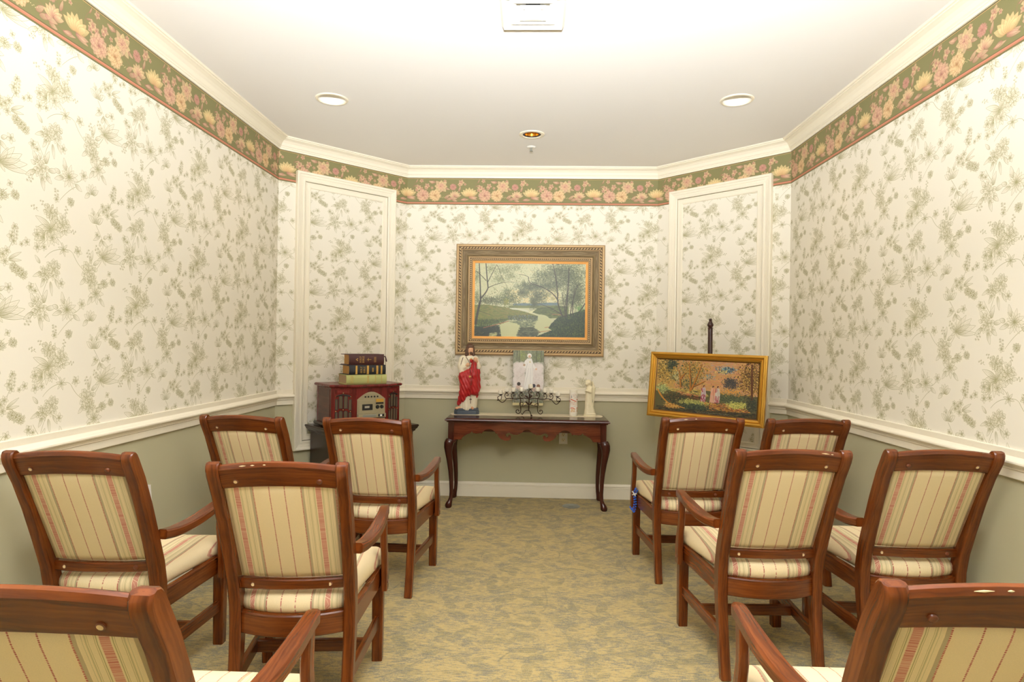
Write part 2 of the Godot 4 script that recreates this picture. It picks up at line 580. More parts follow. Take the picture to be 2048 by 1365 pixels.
func border_image() -> Image:
	rng.seed = 5
	inks = 1.25
	inkw = 1.2
	var green := Color8(132, 128, 84)
	var cream := Color8(236, 210, 158)
	var pink := Color8(214, 168, 146)
	var rose := Color8(168, 112, 98)
	canvas(1024, 460, green, true, 0)
	var X := 1024.0 / 490.0
	var Y := 460.0 / 212.0
	var f := func(x: float, y: float) -> Vector2: return Vector2((x - 20.0) * X, (y - 33.0) * Y)
	for v in [[30, 190, 60, 175, 70, 150], [90, 150, 60, 110, 100, 65], [340, 175, 400, 200, 470, 205], [430, 120, 450, 150, 465, 170], [300, 130, 330, 160, 380, 170], [130, 60, 150, 90, 160, 130]]:
		stroke(bez(f.call(v[0], v[1]), f.call(v[2], v[3]), f.call(v[4], v[5]), 14), 5, 3, rose.lerp(green, 0.35), 0.9)
	# leaves in rose
	for q in [[45, 185, 0.1, 90, 16], [30, 178, 0.35, 100, 15], [330, 195, -0.6, 80, 18], [345, 205, -0.2, 90, 18], [455, 205, 0.05, 110, 13], [390, 205, 0.4, 70, 16], [370, 190, 0.2, 100, 20], [440, 140, -1.2, 80, 12], [240, 75, -2.6, 70, 16], [255, 68, -2.9, 74, 15], [330, 110, 0.5, 74, 14], [100, 70, -1.0, 56, 6], [85, 100, -0.3, 60, 6]]:
		petal(f.call(q[0], q[1]), q[2], q[3], q[4], pink.lerp(cream, 0.3), 0.9, rose, 0.8, 2.2, 2, 0.1)
	# small blossoms
	for q in [[145, 56, 30], [120, 108, 40], [140, 120, 34], [190, 95, 40], [182, 112, 28], [460, 68, 44], [448, 84, 30], [490, 82, 20], [330, 58, 24], [228, 112, 22], [108, 128, 30]]:
		var p: Vector2 = f.call(q[0], q[1])
		for k in 5:
			petal(p, k * TAU / 5 + q[0], q[2], q[2] * 0.36, cream.lerp(pink, rng.randf() * 0.8), 0.95, rose, 0.6, 1.8, 1)
		dab(p, 4, rose, 0.8)
	peony(f.call(395, 104), 54, pink, pink.lerp(rose, 0.4), rose)
	# iris
	for k in 8:
		petal(f.call(298, 100), k * 0.8, 86 + 14 * (k % 2), 32, cream.lerp(pink, 0.25 * (k % 3)), 0.95, rose, 0.6, 2.0, 3)
	peony(f.call(296, 100), 50, cream, pink, rose)
	# peony and chrysanthemum
	peony(f.call(156, 172), 100, cream.lerp(pink, 0.35), pink, rose)
	peony(f.call(252, 172), 96, cream, cream.lerp(pink, 0.4), Color8(176, 126, 84))
	# side flower
	for k in 7:
		petal(f.call(410, 180), -2.9 + k * 0.45, 84, 22, cream.lerp(pink, 0.15 * (k % 4)), 0.95, rose, 0.6, 2.0, 2)
	# tulip
	for k in 7:
		petal(f.call(524, 178) + Vector2((k - 3) * 8, 0), -PI / 2 + (k - 3) * 0.24, 124 - absf(k - 3) * 6, 30, cream.lerp(Color8(240, 214, 150), 0.5), 0.95, Color8(186, 140, 96), 0.6, 2.0, 2, (k - 3) * -0.1)
	petal(f.call(520, 186), 0.25, 116, 16, pink.lerp(cream, 0.3), 0.95, rose, 0.8, 2.2, 2)
	petal(f.call(500, 196), 2.9, 70, 13, pink.lerp(cream, 0.2), 0.95, rose, 0.8, 2.2, 2)
	for i in 5:
		dab(f.call(306 + i * 7, 184 + (i % 2) * 5), 4, cream, 0.9)
	inks = 1.0
	inkw = 1.0
	# bands
	cimg.fill_rect(Rect2i(0, 0, 1024, 10), Color8(104, 100, 66))
	cimg.fill_rect(Rect2i(0, 10, 1024, 6), Color8(206, 170, 116))
	cimg.fill_rect(Rect2i(0, 414, 1024, 5), Color8(96, 92, 60))
	cimg.fill_rect(Rect2i(0, 419, 1024, 26), Color8(196, 126, 98))
	cimg.fill_rect(Rect2i(0, 424, 1024, 6), Color8(212, 146, 116))
	cimg.fill_rect(Rect2i(0, 445, 1024, 15), Color8(118, 112, 72))
	return cimg

func fabric_image() -> Image:
	rng.seed = 3
	canvas(512, 512, Color8(236, 216, 172), true, 0)
	var nz := FastNoiseLite.new()
	nz.seed = 4
	nz.frequency = 0.25
	var bands := [] # x0, x1, colour, strength
	var olive := Color8(168, 160, 108)
	var grey := Color8(172, 156, 120)
	var pale := Color8(230, 214, 172)
	# centred on the red band at x = 0 (mirrored)
	for b in [[17, 22, pale, 0.9], [23, 27, olive, 0.8], [30, 33, olive, 0.55], [36, 50, pale, 0.6], [52, 54, olive, 0.7], [57, 63, olive, 0.5], [66, 84, pale, 0.5], [70, 72, olive, 0.5], [88, 104, grey, 0.75]]:
		bands.append(b)
		bands.append([-b[1], -b[0], b[2], b[3]])
	for y in 512:
		for x in 512:
			var col := cimg.get_pixel(x, y)
			var dx := x if x < 256 else x - 512
			for b in bands:
				if dx >= b[0] and dx < b[1]:
					col = col.lerp(b[2], b[3])
			var w := 0.035 * nz.get_noise_2d(x * 3.0, y * 0.6) + 0.035 * nz.get_noise_2d(x * 0.5, y * 3.0 + 900.0)
			col = Color(col.r * (1 + w), col.g * (1 + w), col.b * (1 + w))
			cimg.set_pixel(x, y, col)
	# slubbed red band
	var y0 := 0
	while y0 < 512:
		var hgt := rng.randi_range(3, 9)
		var red := Color8(186, 100, 86).lerp(Color8(206, 140, 118), rng.randf())
		var gap := rng.randi_range(1, 3)
		for y in range(y0, mini(512, y0 + hgt)):
			for dx in range(-16, 17):
				px(dx, y, red, 0.85)
		for y in range(mini(512, y0 + hgt), mini(512, y0 + hgt + gap)):
			for dx in range(-16, 17):
				px(dx, y, Color8(220, 180, 150), 0.6)
		y0 += hgt + gap
	# dashed threads
	for xx in [106, 208, 304, 406]:
		var y := 0
		while y < 512:
			var l := rng.randi_range(5, 9)
			for k in l:
				var wdt := 3 if k > 0 and k < l - 1 else 1
				for dx in range(-wdt, wdt + 1):
					px(xx + dx, y + k, Color8(178, 88, 78), 0.85)
			y += l + rng.randi_range(1, 3)
	return cimg

func wood_image(sd: int, contrast: float) -> Image:
	var img := Image.create_empty(512, 512, false, Image.FORMAT_RGBA8)
	var n1 := FastNoiseLite.new()
	n1.seed = sd
	n1.frequency = 0.01
	n1.fractal_octaves = 4
	var n2 := FastNoiseLite.new()
	n2.seed = sd + 7
	n2.frequency = 0.02
	for y in 512:
		for x in 512:
			# seamless by mirroring
			var xx := float(x if x < 256 else 511 - x)
			var yy := float(y if y < 256 else 511 - y)
			var warp := n2.get_noise_2d(xx * 0.7, yy * 0.35) * 22.0
			var a := n1.get_noise_2d(xx * 9.0 + warp * 5.0, yy * 0.55)
			var b := n1.get_noise_2d(xx * 1.6 + warp, yy * 0.4 + 500.0)
			var t := clampf(0.5 + a * 0.55 + b * 0.7, 0.0, 1.0)
			var k := lerpf(1.0 - contrast, 1.0, t)
			img.set_pixel(x, y, Color(k, k * lerpf(0.93, 1.0, t), k * lerpf(0.86, 1.0, t)))
	return img

func carpet_image() -> Image:
	rng.seed = 21
	var W := 1024
	canvas(W, W, Color(0, 0, 0), true, 0)
	# leaf shapes as a mask
	for i in 330:
		var p := Vector2(rng.randf() * W, rng.randf() * W)
		var a := rng.randf_range(-0.7, 0.7) + (PI if rng.randf() < 0.5 else 0.0)
		if rng.randf() < 0.25:
			a += PI / 2
		var sh := rng.randf_range(0.55, 1.0)
		petal(p, a, rng.randf_range(40, 84), rng.randf_range(10, 20), Color(sh, sh, sh), 0.9, Color(sh, sh, sh), 0.0, 1, 0, rng.randf_range(-0.25, 0.25))
	for i in 26:
		var p := Vector2(rng.randf() * W, rng.randf() * W)
		var q := p + Vector2.from_angle(rng.randf() * TAU) * rng.randf_range(90, 190)
		stroke(bez(p, p.lerp(q, 0.5) + Vector2(rng.randf_range(-50, 50), rng.randf_range(-50, 50)), q, 14), 7, 4, Color(0.7, 0.7, 0.7), 0.8)
	var mask := cimg
	var n := FastNoiseLite.new()
	n.seed = 9
	n.frequency = 0.05
	var big := FastNoiseLite.new()
	big.seed = 12
	big.frequency = 0.006
	big.fractal_octaves = 3
	var data := PackedByteArray()
	data.resize(W * W * 4)
	var tan_ := Vector3(196, 172, 116)
	var oliv := Vector3(132, 126, 96)
	var slate := Vector3(134, 130, 116)
	var light := Vector3(204, 190, 150)
	for y in W:
		var row := y / 3
		var groove := 0.86 if y % 3 == 0 else 1.0
		for x in W:
			var xs := float(x if x < W / 2 else W - 1 - x)
			var th := n.get_noise_2d(xs * 0.55, row * 23.7)
			var th2 := n.get_noise_2d(x * 4.0, row * 31.1 + 400.0)
			var bg := big.get_noise_2d(xs, float(y if y < W / 2 else W - 1 - y) * 1.6)
			var mk := mask.get_pixel(x, y).r
			var t := clampf(mk * 0.62 + 0.14 + th * 0.6 + th2 * 0.5, 0.0, 1.0)
			var c := tan_.lerp(oliv, t)
			if th - th2 * 0.8 > 0.2 - bg * 0.6 - mk * 0.1:
				c = c.lerp(slate, 0.6)
			if th2 > 0.28:
				c = c.lerp(light, 0.45)
			c *= groove
			var o := (y * W + x) * 4
			data[o] = int(clampf(c.x, 0, 255))
			data[o + 1] = int(clampf(c.y, 0, 255))
			data[o + 2] = int(clampf(c.z, 0, 255))
			data[o + 3] = 255
	return Image.create_from_data(W, W, false, Image.FORMAT_RGBA8, data)

func foliage(c: Vector2, rx: float, ry: float, n: int, cols: Array, l := 5.0, a := 0.55) -> void:
	for i in n:
		var p := c + Vector2(rng.randfn() * rx, rng.randfn() * ry) * 0.52
		var col: Color = cols[rng.randi() % cols.size()]
		var d := Vector2.from_angle(rng.randf() * TAU) * l * rng.randf_range(0.5, 1.2)
		stroke([p, p + d], 2.6, 1.4, col, a)

func poly_fill(pts: Array, col: Color, a := 1.0) -> void:
	var pg := PackedVector2Array(pts)
	var lo := pg[0]
	var hi := pg[0]
	for p in pg:
		lo = lo.min(p)
		hi = hi.max(p)
	for y in range(maxi(0, int(lo.y)), mini(ch_, int(hi.y) + 1)):
		for x in range(maxi(0, int(lo.x)), mini(cw, int(hi.x) + 1)):
			if Geometry2D.is_point_in_polygon(Vector2(x, y), pg):
				px(x, y, col, a)

func brush_area(pts: Array, cols: Array, n: int, l := 10.0, a := 0.5, tilt := 0.0) -> void:
	var pg := PackedVector2Array(pts)
	var lo := pg[0]
	var hi := pg[0]
	for p in pg:
		lo = lo.min(p)
		hi = hi.max(p)
	for i in n:
		var p := Vector2(rng.randf_range(lo.x, hi.x), rng.randf_range(lo.y, hi.y))
		if Geometry2D.is_point_in_polygon(p, pg):
			var d := Vector2.from_angle(tilt + rng.randf_range(-0.2, 0.2)) * l
			stroke([p - d * 0.5, p + d * 0.5], 2.4, 1.6, cols[rng.randi() % cols.size()], a)

# river landscape in oils, coordinates in the 1868 x 1365 study: x 155..1715, y 145..1178
func landscape_image() -> Image:
	rng.seed = 31
	canvas(624, 416, Color8(206, 206, 172))
	var f := func(x: float, y: float) -> Vector2: return Vector2((x - 155.0) * 0.4, (y - 145.0) * 0.4025)
	var P := func(a: Array) -> Array:
		var o := []
		for i in range(0, a.size(), 2):
			o.append(f.call(a[i], a[i + 1]))
		return o
	brush_area(P.call([155, 145, 1715, 145, 1715, 740, 155, 740]), [Color8(214, 214, 180), Color8(196, 200, 166), Color8(222, 214, 172), Color8(190, 196, 160)], 2600, 14, 0.35, 0.3)
	brush_area(P.call([600, 520, 1350, 480, 1350, 700, 600, 700]), [Color8(232, 218, 168), Color8(226, 208, 156)], 900, 14, 0.4)
	# far hills and trees
	poly_fill(P.call([700, 715, 850, 700, 960, 712, 1100, 695, 1330, 688, 1330, 740, 700, 745]), Color8(128, 146, 148))
	poly_fill(P.call([640, 740, 1340, 730, 1340, 775, 640, 772]), Color8(140, 146, 92))
	foliage(f.call(380, 670), 110, 24, 900, [Color8(112, 116, 84), Color8(96, 104, 78), Color8(132, 132, 96)], 6)
	foliage(f.call(640, 640), 66, 46, 900, [Color8(112, 120, 84), Color8(132, 138, 92), Color8(96, 108, 76)], 6)
	foliage(f.call(600, 690), 16, 26, 160, [Color8(170, 168, 84), Color8(150, 156, 80)], 4)
	# meadow
	poly_fill(P.call([155, 735, 330, 730, 560, 760, 760, 800, 930, 845, 1050, 880, 1050, 930, 780, 930, 600, 950, 400, 1000, 155, 1060]), Color8(136, 142, 80))
	brush_area(P.call([155, 735, 330, 730, 560, 760, 760, 800, 930, 845, 1050, 880, 900, 900, 600, 930, 155, 960]), [Color8(156, 158, 92), Color8(124, 134, 74), Color8(146, 148, 84), Color8(166, 152, 96)], 1500, 16, 0.5, 0.12)
	# right meadow
	poly_fill(P.call([960, 830, 1040, 770, 1350, 735, 1480, 745, 1480, 900, 1240, 915, 1150, 870, 1060, 855]), Color8(126, 136, 82))
	brush_area(P.call([960, 830, 1040, 770, 1350, 735, 1480, 745, 1480, 900, 1240, 915, 1150, 870, 1060, 855]), [Color8(144, 150, 90), Color8(100, 112, 68), Color8(86, 100, 64)], 700, 12, 0.5)
	# water
	poly_fill(P.call([155, 1020, 400, 1010, 640, 955, 780, 940, 1040, 925, 1060, 865, 1150, 880, 1230, 925, 1250, 960, 1200, 1040, 1240, 1080, 1060, 1120, 1000, 1178, 155, 1178]), Color8(204, 206, 164))
	poly_fill(P.call([640, 780, 730, 772, 900, 800, 930, 830, 820, 805, 690, 795]), Color8(216, 218, 196))
	poly_fill(P.call([920, 842, 960, 800, 1030, 782, 990, 815, 955, 850]), Color8(218, 216, 176))
	# reflections and dark bank
	brush_area(P.call([155, 1040, 500, 1020, 520, 1178, 155, 1178]), [Color8(70, 80, 62), Color8(88, 92, 70), Color8(58, 70, 56)], 1300, 16, 0.6)
	brush_area(P.call([620, 960, 1050, 930, 1000, 1010, 980, 1100, 820, 1110, 800, 1010]), [Color8(122, 132, 104), Color8(146, 152, 118), Color8(104, 116, 92)], 700, 12, 0.5)
	brush_area(P.call([800, 1040, 990, 1040, 1080, 1110, 1010, 1178, 760, 1178]), [Color8(92, 100, 76), Color8(112, 118, 90), Color8(78, 88, 66)], 700, 16, 0.5)
	brush_area(P.call([380, 1130, 470, 1120, 460, 1178, 370, 1178]), [Color8(196, 196, 150)], 90, 12, 0.5)
	brush_area(P.call([620, 890, 900, 870, 1050, 890, 1040, 935, 800, 950, 640, 940]), [Color8(86, 96, 74), Color8(104, 112, 84), Color8(150, 158, 144)], 700, 7, 0.55, 1.3)
	brush_area(P.call([170, 945, 640, 930, 560, 990, 380, 1040, 160, 1050]), [Color8(76, 92, 58), Color8(112, 128, 74), Color8(92, 106, 64)], 1000, 8, 0.6, 1.4)
	for s in [[280, 1060, 640, 960], [400, 1030, 640, 960], [1060, 1110, 1230, 1085], [1250, 855, 1380, 862], [1150, 1045, 1215, 1035]]:
		stroke(P.call(s), 5, 2, Color8(178, 128, 92), 0.75)
	for s in [[520, 1020, 760, 1010], [840, 1098, 1040, 1104], [560, 1130, 700, 1125], [1250, 910, 1420, 908]]:
		stroke(P.call(s), 1.6, 1, Color8(216, 216, 178), 0.6)
	# bank at the right
	poly_fill(P.call([1715, 780, 1500, 850, 1320, 910, 1240, 990, 1200, 1050, 1250, 1080, 1130, 1130, 1010, 1178, 1715, 1178]), Color8(66, 82, 54))
	brush_area(P.call([1715, 780, 1500, 850, 1320, 910, 1240, 990, 1200, 1050, 1250, 1080, 1130, 1130, 1010, 1178, 1715, 1178]), [Color8(58, 76, 48), Color8(92, 112, 62), Color8(116, 132, 70), Color8(46, 62, 44), Color8(80, 98, 56)], 3000, 7, 0.6, 1.3)
	# crowns
	var crown := [Color8(104, 112, 80), Color8(88, 98, 72), Color8(122, 128, 90), Color8(76, 86, 66), Color8(134, 138, 96)]
	for q in [[1500, 330, 220, 200, 3000], [1350, 250, 250, 120, 1500], [1120, 330, 200, 120, 900], [1600, 560, 120, 200, 1300], [1060, 600, 130, 90, 800], [1000, 690, 60, 80, 300], [880, 460, 160, 70, 500], [1250, 460, 170, 90, 900], [1020, 470, 140, 70, 420], [840, 560, 80, 60, 200], [1500, 650, 200, 110, 1100]]:
		for k in 26:
			dab(f.call(q[0] + rng.randfn() * q[2] * 0.45, q[1] + rng.randfn() * q[3] * 0.45), rng.randf_range(7, 15), crown[rng.randi() % 5], 0.16)
		foliage(f.call(q[0], q[1]), q[2] * 0.4, q[3] * 0.4, q[4], crown, 5, 0.42)
	for q in [[560, 240, 150, 80, 500], [500, 370, 110, 60, 340], [660, 330, 100, 60, 260], [380, 220, 70, 60, 180], [180, 330, 40, 120, 300], [180, 620, 40, 90, 300], [620, 540, 80, 60, 300], [720, 200, 120, 60, 250]]:
		foliage(f.call(q[0], q[1]), q[2] * 0.4, q[3] * 0.4, q[4], [Color8(130, 136, 100), Color8(112, 120, 88), Color8(146, 150, 112)], 4, 0.4)
	foliage(f.call(1640, 770), 30, 26, 260, [Color8(120, 160, 92), Color8(100, 140, 84)], 4, 0.5)
	# trunks
	var tk := Color8(78, 74, 58)
	for s in [[[170, 1000, 190, 860, 235, 670], 15, 12], [[235, 680, 232, 480, 210, 145], 8, 5], [[240, 640, 320, 560, 340, 490], 10, 7], [[340, 490, 320, 330, 305, 145], 7, 5], [[335, 410, 390, 300, 460, 160], 4, 2], [[345, 490, 450, 430, 620, 405], 4, 1.5], [[310, 390, 240, 310, 160, 250], 4, 2], [[620, 405, 700, 408, 780, 405], 1.5, 1], [[460, 165, 520, 260, 520, 310], 2, 1], [[520, 310, 570, 400, 610, 470], 2, 1],
		[[215, 820, 300, 850, 420, 890], 2, 1], [[480, 540, 430, 500, 400, 470], 1.6, 1], [[1320, 640, 1220, 490, 960, 430], 6, 4], [[960, 430, 900, 400, 915, 340], 4, 3], [[915, 340, 860, 295, 770, 300], 3, 1.5], [[1400, 880, 1320, 740, 1325, 600], 8, 7], [[1325, 600, 1310, 350, 1250, 145], 7, 4], [[1440, 890, 1470, 600, 1480, 200], 8, 6], [[1420, 890, 1420, 780, 1460, 560], 5, 3], [[1500, 880, 1540, 600, 1610, 430], 5, 3], [[1400, 870, 1250, 760, 1040, 700], 5, 2], [[1620, 830, 1690, 740, 1715, 690], 7, 5], [[1540, 860, 1530, 700, 1560, 500], 5, 3], [[1460, 880, 1400, 700, 1390, 560], 4, 2]]:
		var c: Array = s[0]
		stroke(bez(f.call(c[0], c[1]), f.call(c[2], c[3]), f.call(c[4], c[5]), 12), s[1], s[2], tk, 0.8)
	for i in 160:
		dab(f.call(rng.randf_range(1250, 1710), rng.randf_range(960, 1170)), 1.0, Color8(176, 176, 116), 0.6)
	# deepen the pigments
	for y in ch_:
		for x in cw:
			var c := cimg.get_pixel(x, y)
			cimg.set_pixel(x, y, Color(pow(c.r, 1.3), pow(c.g, 1.28), pow(c.b, 1.3)))
	return cimg

# stitched picture, study coordinates: 1972 x 1365, field about x 100..1760, y 190..1190 (skewed back to a rectangle here)
func thicket(c: Vector2, rx: float, ry: float, n: int, cols: Array, l := 5.0, a := 0.55) -> void:
	for i in n / 3:
		var p := c + Vector2(rng.randfn() * rx, rng.randfn() * ry) * 0.45
		dab(p, rng.randf_range(2.5, 5.5), cols[rng.randi() % cols.size()], 0.8)
	foliage(c, rx, ry, int(n * 1.2), cols, l, a)

func needlepoint_image() -> Image:
	rng.seed = 77
	canvas(560, 300, Color8(196, 156, 86))
	var f := func(x: float, y: float) -> Vector2: return Vector2(x * 560.0, y * 300.0)
	var P := func(a: Array) -> Array:
		var o := []
		for i in range(0, a.size(), 2):
			o.append(f.call(a[i], a[i + 1]))
		return o
	# sky
	brush_area(P.call([0.2, 0, 1, 0, 1, 0.6, 0.2, 0.6]), [Color8(214, 150, 104), Color8(204, 138, 98), Color8(222, 168, 116), Color8(196, 150, 124)], 2600, 14, 0.7)
	brush_area(P.call([0.55, 0.02, 0.78, 0.02, 0.78, 0.2, 0.55, 0.3]), [Color8(176, 160, 146), Color8(206, 152, 116)], 140, 16, 0.6)
	thicket(f.call(0.7, 0.15), 46, 16, 160, [Color8(54, 78, 100), Color8(70, 92, 106), Color8(150, 184, 180)], 9, 0.85)
	thicket(f.call(0.66, 0.19), 30, 8, 70, [Color8(58, 76, 92), Color8(236, 214, 130)], 8, 0.85)
	thicket(f.call(0.52, 0.3), 36, 12, 70, [Color8(132, 164, 166), Color8(84, 104, 120), Color8(228, 176, 116)], 7, 0.8)
	thicket(f.call(0.2, 0.3), 40, 36, 220, [Color8(150, 172, 156), Color8(226, 196, 108), Color8(178, 176, 120)], 8, 0.8)
	# ground
	poly_fill(P.call([0, 0.62, 0.3, 0.54, 0.55, 0.56, 1, 0.6, 1, 1, 0, 1]), Color8(96, 92, 58))
	brush_area(P.call([0.1, 0.56, 0.5, 0.54, 0.55, 0.68, 0.3, 0.66, 0.15, 0.6]), [Color8(226, 198, 100), Color8(196, 160, 72), Color8(214, 188, 112)], 420, 11, 0.8)
	brush_area(P.call([0.23, 0.6, 0.46, 0.66, 0.44, 0.72, 0.26, 0.68]), [Color8(198, 124, 86), Color8(178, 104, 66)], 150, 12, 0.8)
	brush_area(P.call([0.28, 0.68, 0.5, 0.68, 0.5, 0.8, 0.3, 0.76]), [Color8(98, 66, 40), Color8(76, 58, 40)], 260, 12, 0.8)
	brush_area(P.call([0.46, 0.76, 0.86, 0.78, 0.94, 0.9, 0.55, 0.93]), [Color8(206, 132, 84), Color8(226, 164, 60), Color8(150, 88, 40), Color8(118, 72, 38)], 620, 13, 0.85)
	brush_area(P.call([0.02, 0.92, 1, 0.9, 1, 1, 0.02, 1]), [Color8(58, 52, 40), Color8(44, 46, 44), Color8(84, 66, 40)], 700, 14, 0.8)
	# tree masses
	var gold := [Color8(212, 172, 82), Color8(180, 136, 58), Color8(94, 86, 48), Color8(226, 196, 112), Color8(120, 106, 60), Color8(64, 66, 48)]
	thicket(f.call(0.1, 0.2), 58, 62, 900, gold, 6, 0.85)
	thicket(f.call(0.16, 0.1), 34, 30, 260, [Color8(38, 48, 52), Color8(66, 78, 62), Color8(96, 100, 64)], 7, 0.85)
	thicket(f.call(0.36, 0.22), 84, 64, 1100, gold + [Color8(116, 132, 108), Color8(214, 150, 60)], 6, 0.8)
	thicket(f.call(0.33, 0.45), 56, 30, 420, [Color8(66, 76, 64), Color8(98, 104, 70), Color8(204, 166, 80)], 6, 0.8)
	for s in [[0.36, 0.58, 0.36, 0.4, 0.33, 0.05], [0.37, 0.56, 0.41, 0.36, 0.46, 0.06], [0.26, 0.52, 0.25, 0.35, 0.23, 0.2], [0.38, 0.5, 0.44, 0.46, 0.5, 0.38], [0.26, 0.36, 0.28, 0.28, 0.3, 0.25]]:
		stroke(bez(f.call(s[0], s[1]), f.call(s[2], s[3]), f.call(s[4], s[5]), 10), 9, 4, Color8(186, 118, 48), 0.9)
		stroke(bez(f.call(s[0] + 0.012, s[1]), f.call(s[2] + 0.012, s[3]), f.call(s[4] + 0.008, s[5]), 10), 4, 2, Color8(84, 58, 36), 0.9)
	thicket(f.call(0.07, 0.58), 36, 22, 320, [Color8(206, 212, 140), Color8(160, 172, 104), Color8(90, 104, 70)], 5, 0.9)
	thicket(f.call(0.22, 0.74), 70, 26, 620, [Color8(58, 66, 48), Color8(88, 94, 58), Color8(116, 76, 48), Color8(44, 52, 46)], 7, 0.85)
	thicket(f.call(0.4, 0.8), 70, 16, 460, [Color8(214, 206, 116), Color8(178, 176, 92), Color8(106, 116, 66)], 6, 0.85)
	thicket(f.call(0.42, 0.88), 86, 16, 460, [Color8(58, 70, 54), Color8(44, 54, 52), Color8(92, 104, 70)], 7, 0.85)
	for s in [[0.02, 0.6, 0.08, 0.78, 0.18, 0.9], [0.04, 0.66, 0.1, 0.84, 0.24, 0.93], [0.16, 0.86, 0.24, 0.9, 0.32, 0.92]]:
		stroke(bez(f.call(s[0], s[1]), f.call(s[2], s[3]), f.call(s[4], s[5]), 12), 9, 5, Color8(206, 140, 58), 0.9)
	thicket(f.call(0.18, 0.9), 40, 14, 160, [Color8(230, 184, 92), Color8(150, 96, 46)], 6, 0.85)
	# right side
	thicket(f.call(0.75, 0.4), 38, 30, 380, [Color8(74, 72, 74), Color8(96, 88, 70), Color8(58, 62, 72)], 6, 0.85)
	thicket(f.call(0.76, 0.56), 60, 20, 260, [Color8(228, 168, 74), Color8(206, 138, 66), Color8(112, 118, 110)], 6, 0.8)
	thicket(f.call(0.93, 0.28), 60, 84, 1500, [Color8(84, 58, 38), Color8(64, 46, 36), Color8(226, 190, 96), Color8(180, 140, 66), Color8(112, 84, 48)], 5, 0.85)
	stroke(bez(f.call(0.95, 0.75), f.call(0.94, 0.4), f.call(0.93, 0.02), 10), 13, 8, Color8(98, 58, 36), 0.8)
	thicket(f.call(0.75, 0.68), 80, 20, 520, [Color8(82, 92, 66), Color8(112, 118, 76), Color8(62, 70, 52)], 7, 0.85)
	thicket(f.call(0.83, 0.78), 56, 16, 460, [Color8(226, 216, 116), Color8(190, 186, 92), Color8(120, 126, 66)], 6, 0.9)
	thicket(f.call(0.95, 0.76), 26, 44, 260, [Color8(52, 54, 46), Color8(78, 80, 58)], 7, 0.85)
	# three robed walkers
	for q in [[0.495, Color8(196, 176, 178), Color8(158, 44, 62)], [0.585, Color8(224, 160, 128), Color8(214, 176, 150)], [0.63, Color8(206, 196, 180), Color8(172, 78, 84)]]:
		var x: float = q[0]
		poly_fill(P.call([x - 0.014, 0.5, x + 0.016, 0.5, x + 0.026, 0.62, x + 0.022, 0.76, x - 0.026, 0.76, x - 0.022, 0.6]), q[1])
		brush_area(P.call([x - 0.02, 0.64, x + 0.02, 0.64, x + 0.022, 0.77, x - 0.026, 0.77]), [q[2], q[2].lerp(q[1], 0.4)], 60, 9, 0.85, 1.5)
		brush_area(P.call([x - 0.022, 0.5, x - 0.004, 0.5, x - 0.004, 0.58, x - 0.024, 0.58]), [q[2]], 16, 6, 0.8, 1.2)
		stroke(P.call([x + 0.004, 0.52, x + 0.01, 0.74]), 2, 1.4, q[1].darkened(0.35), 0.8)
		dab(f.call(x + 0.002, 0.475), 5.5, Color8(70, 48, 40), 1.0)
		dab(f.call(x + 0.006, 0.482), 3.2, Color8(206, 150, 118), 1.0)
	# pale stitches along the lower edge
	for i in 34:
		dab(f.call(0.43 + i * 0.0095, 0.962 + 0.006 * (i % 3)), 1.1, Color8(206, 202, 190), 0.8)
	# stitch grain
	for y in 300:
		for x in 560:
			var k := 0.93 + 0.07 * float((x + y) % 2) - (0.05 if y % 3 == 0 else 0.0)
			var c := cimg.get_pixel(x, y)
			cimg.set_pixel(x, y, Color(c.r * k, c.g * k, c.b * k))
	return cimg

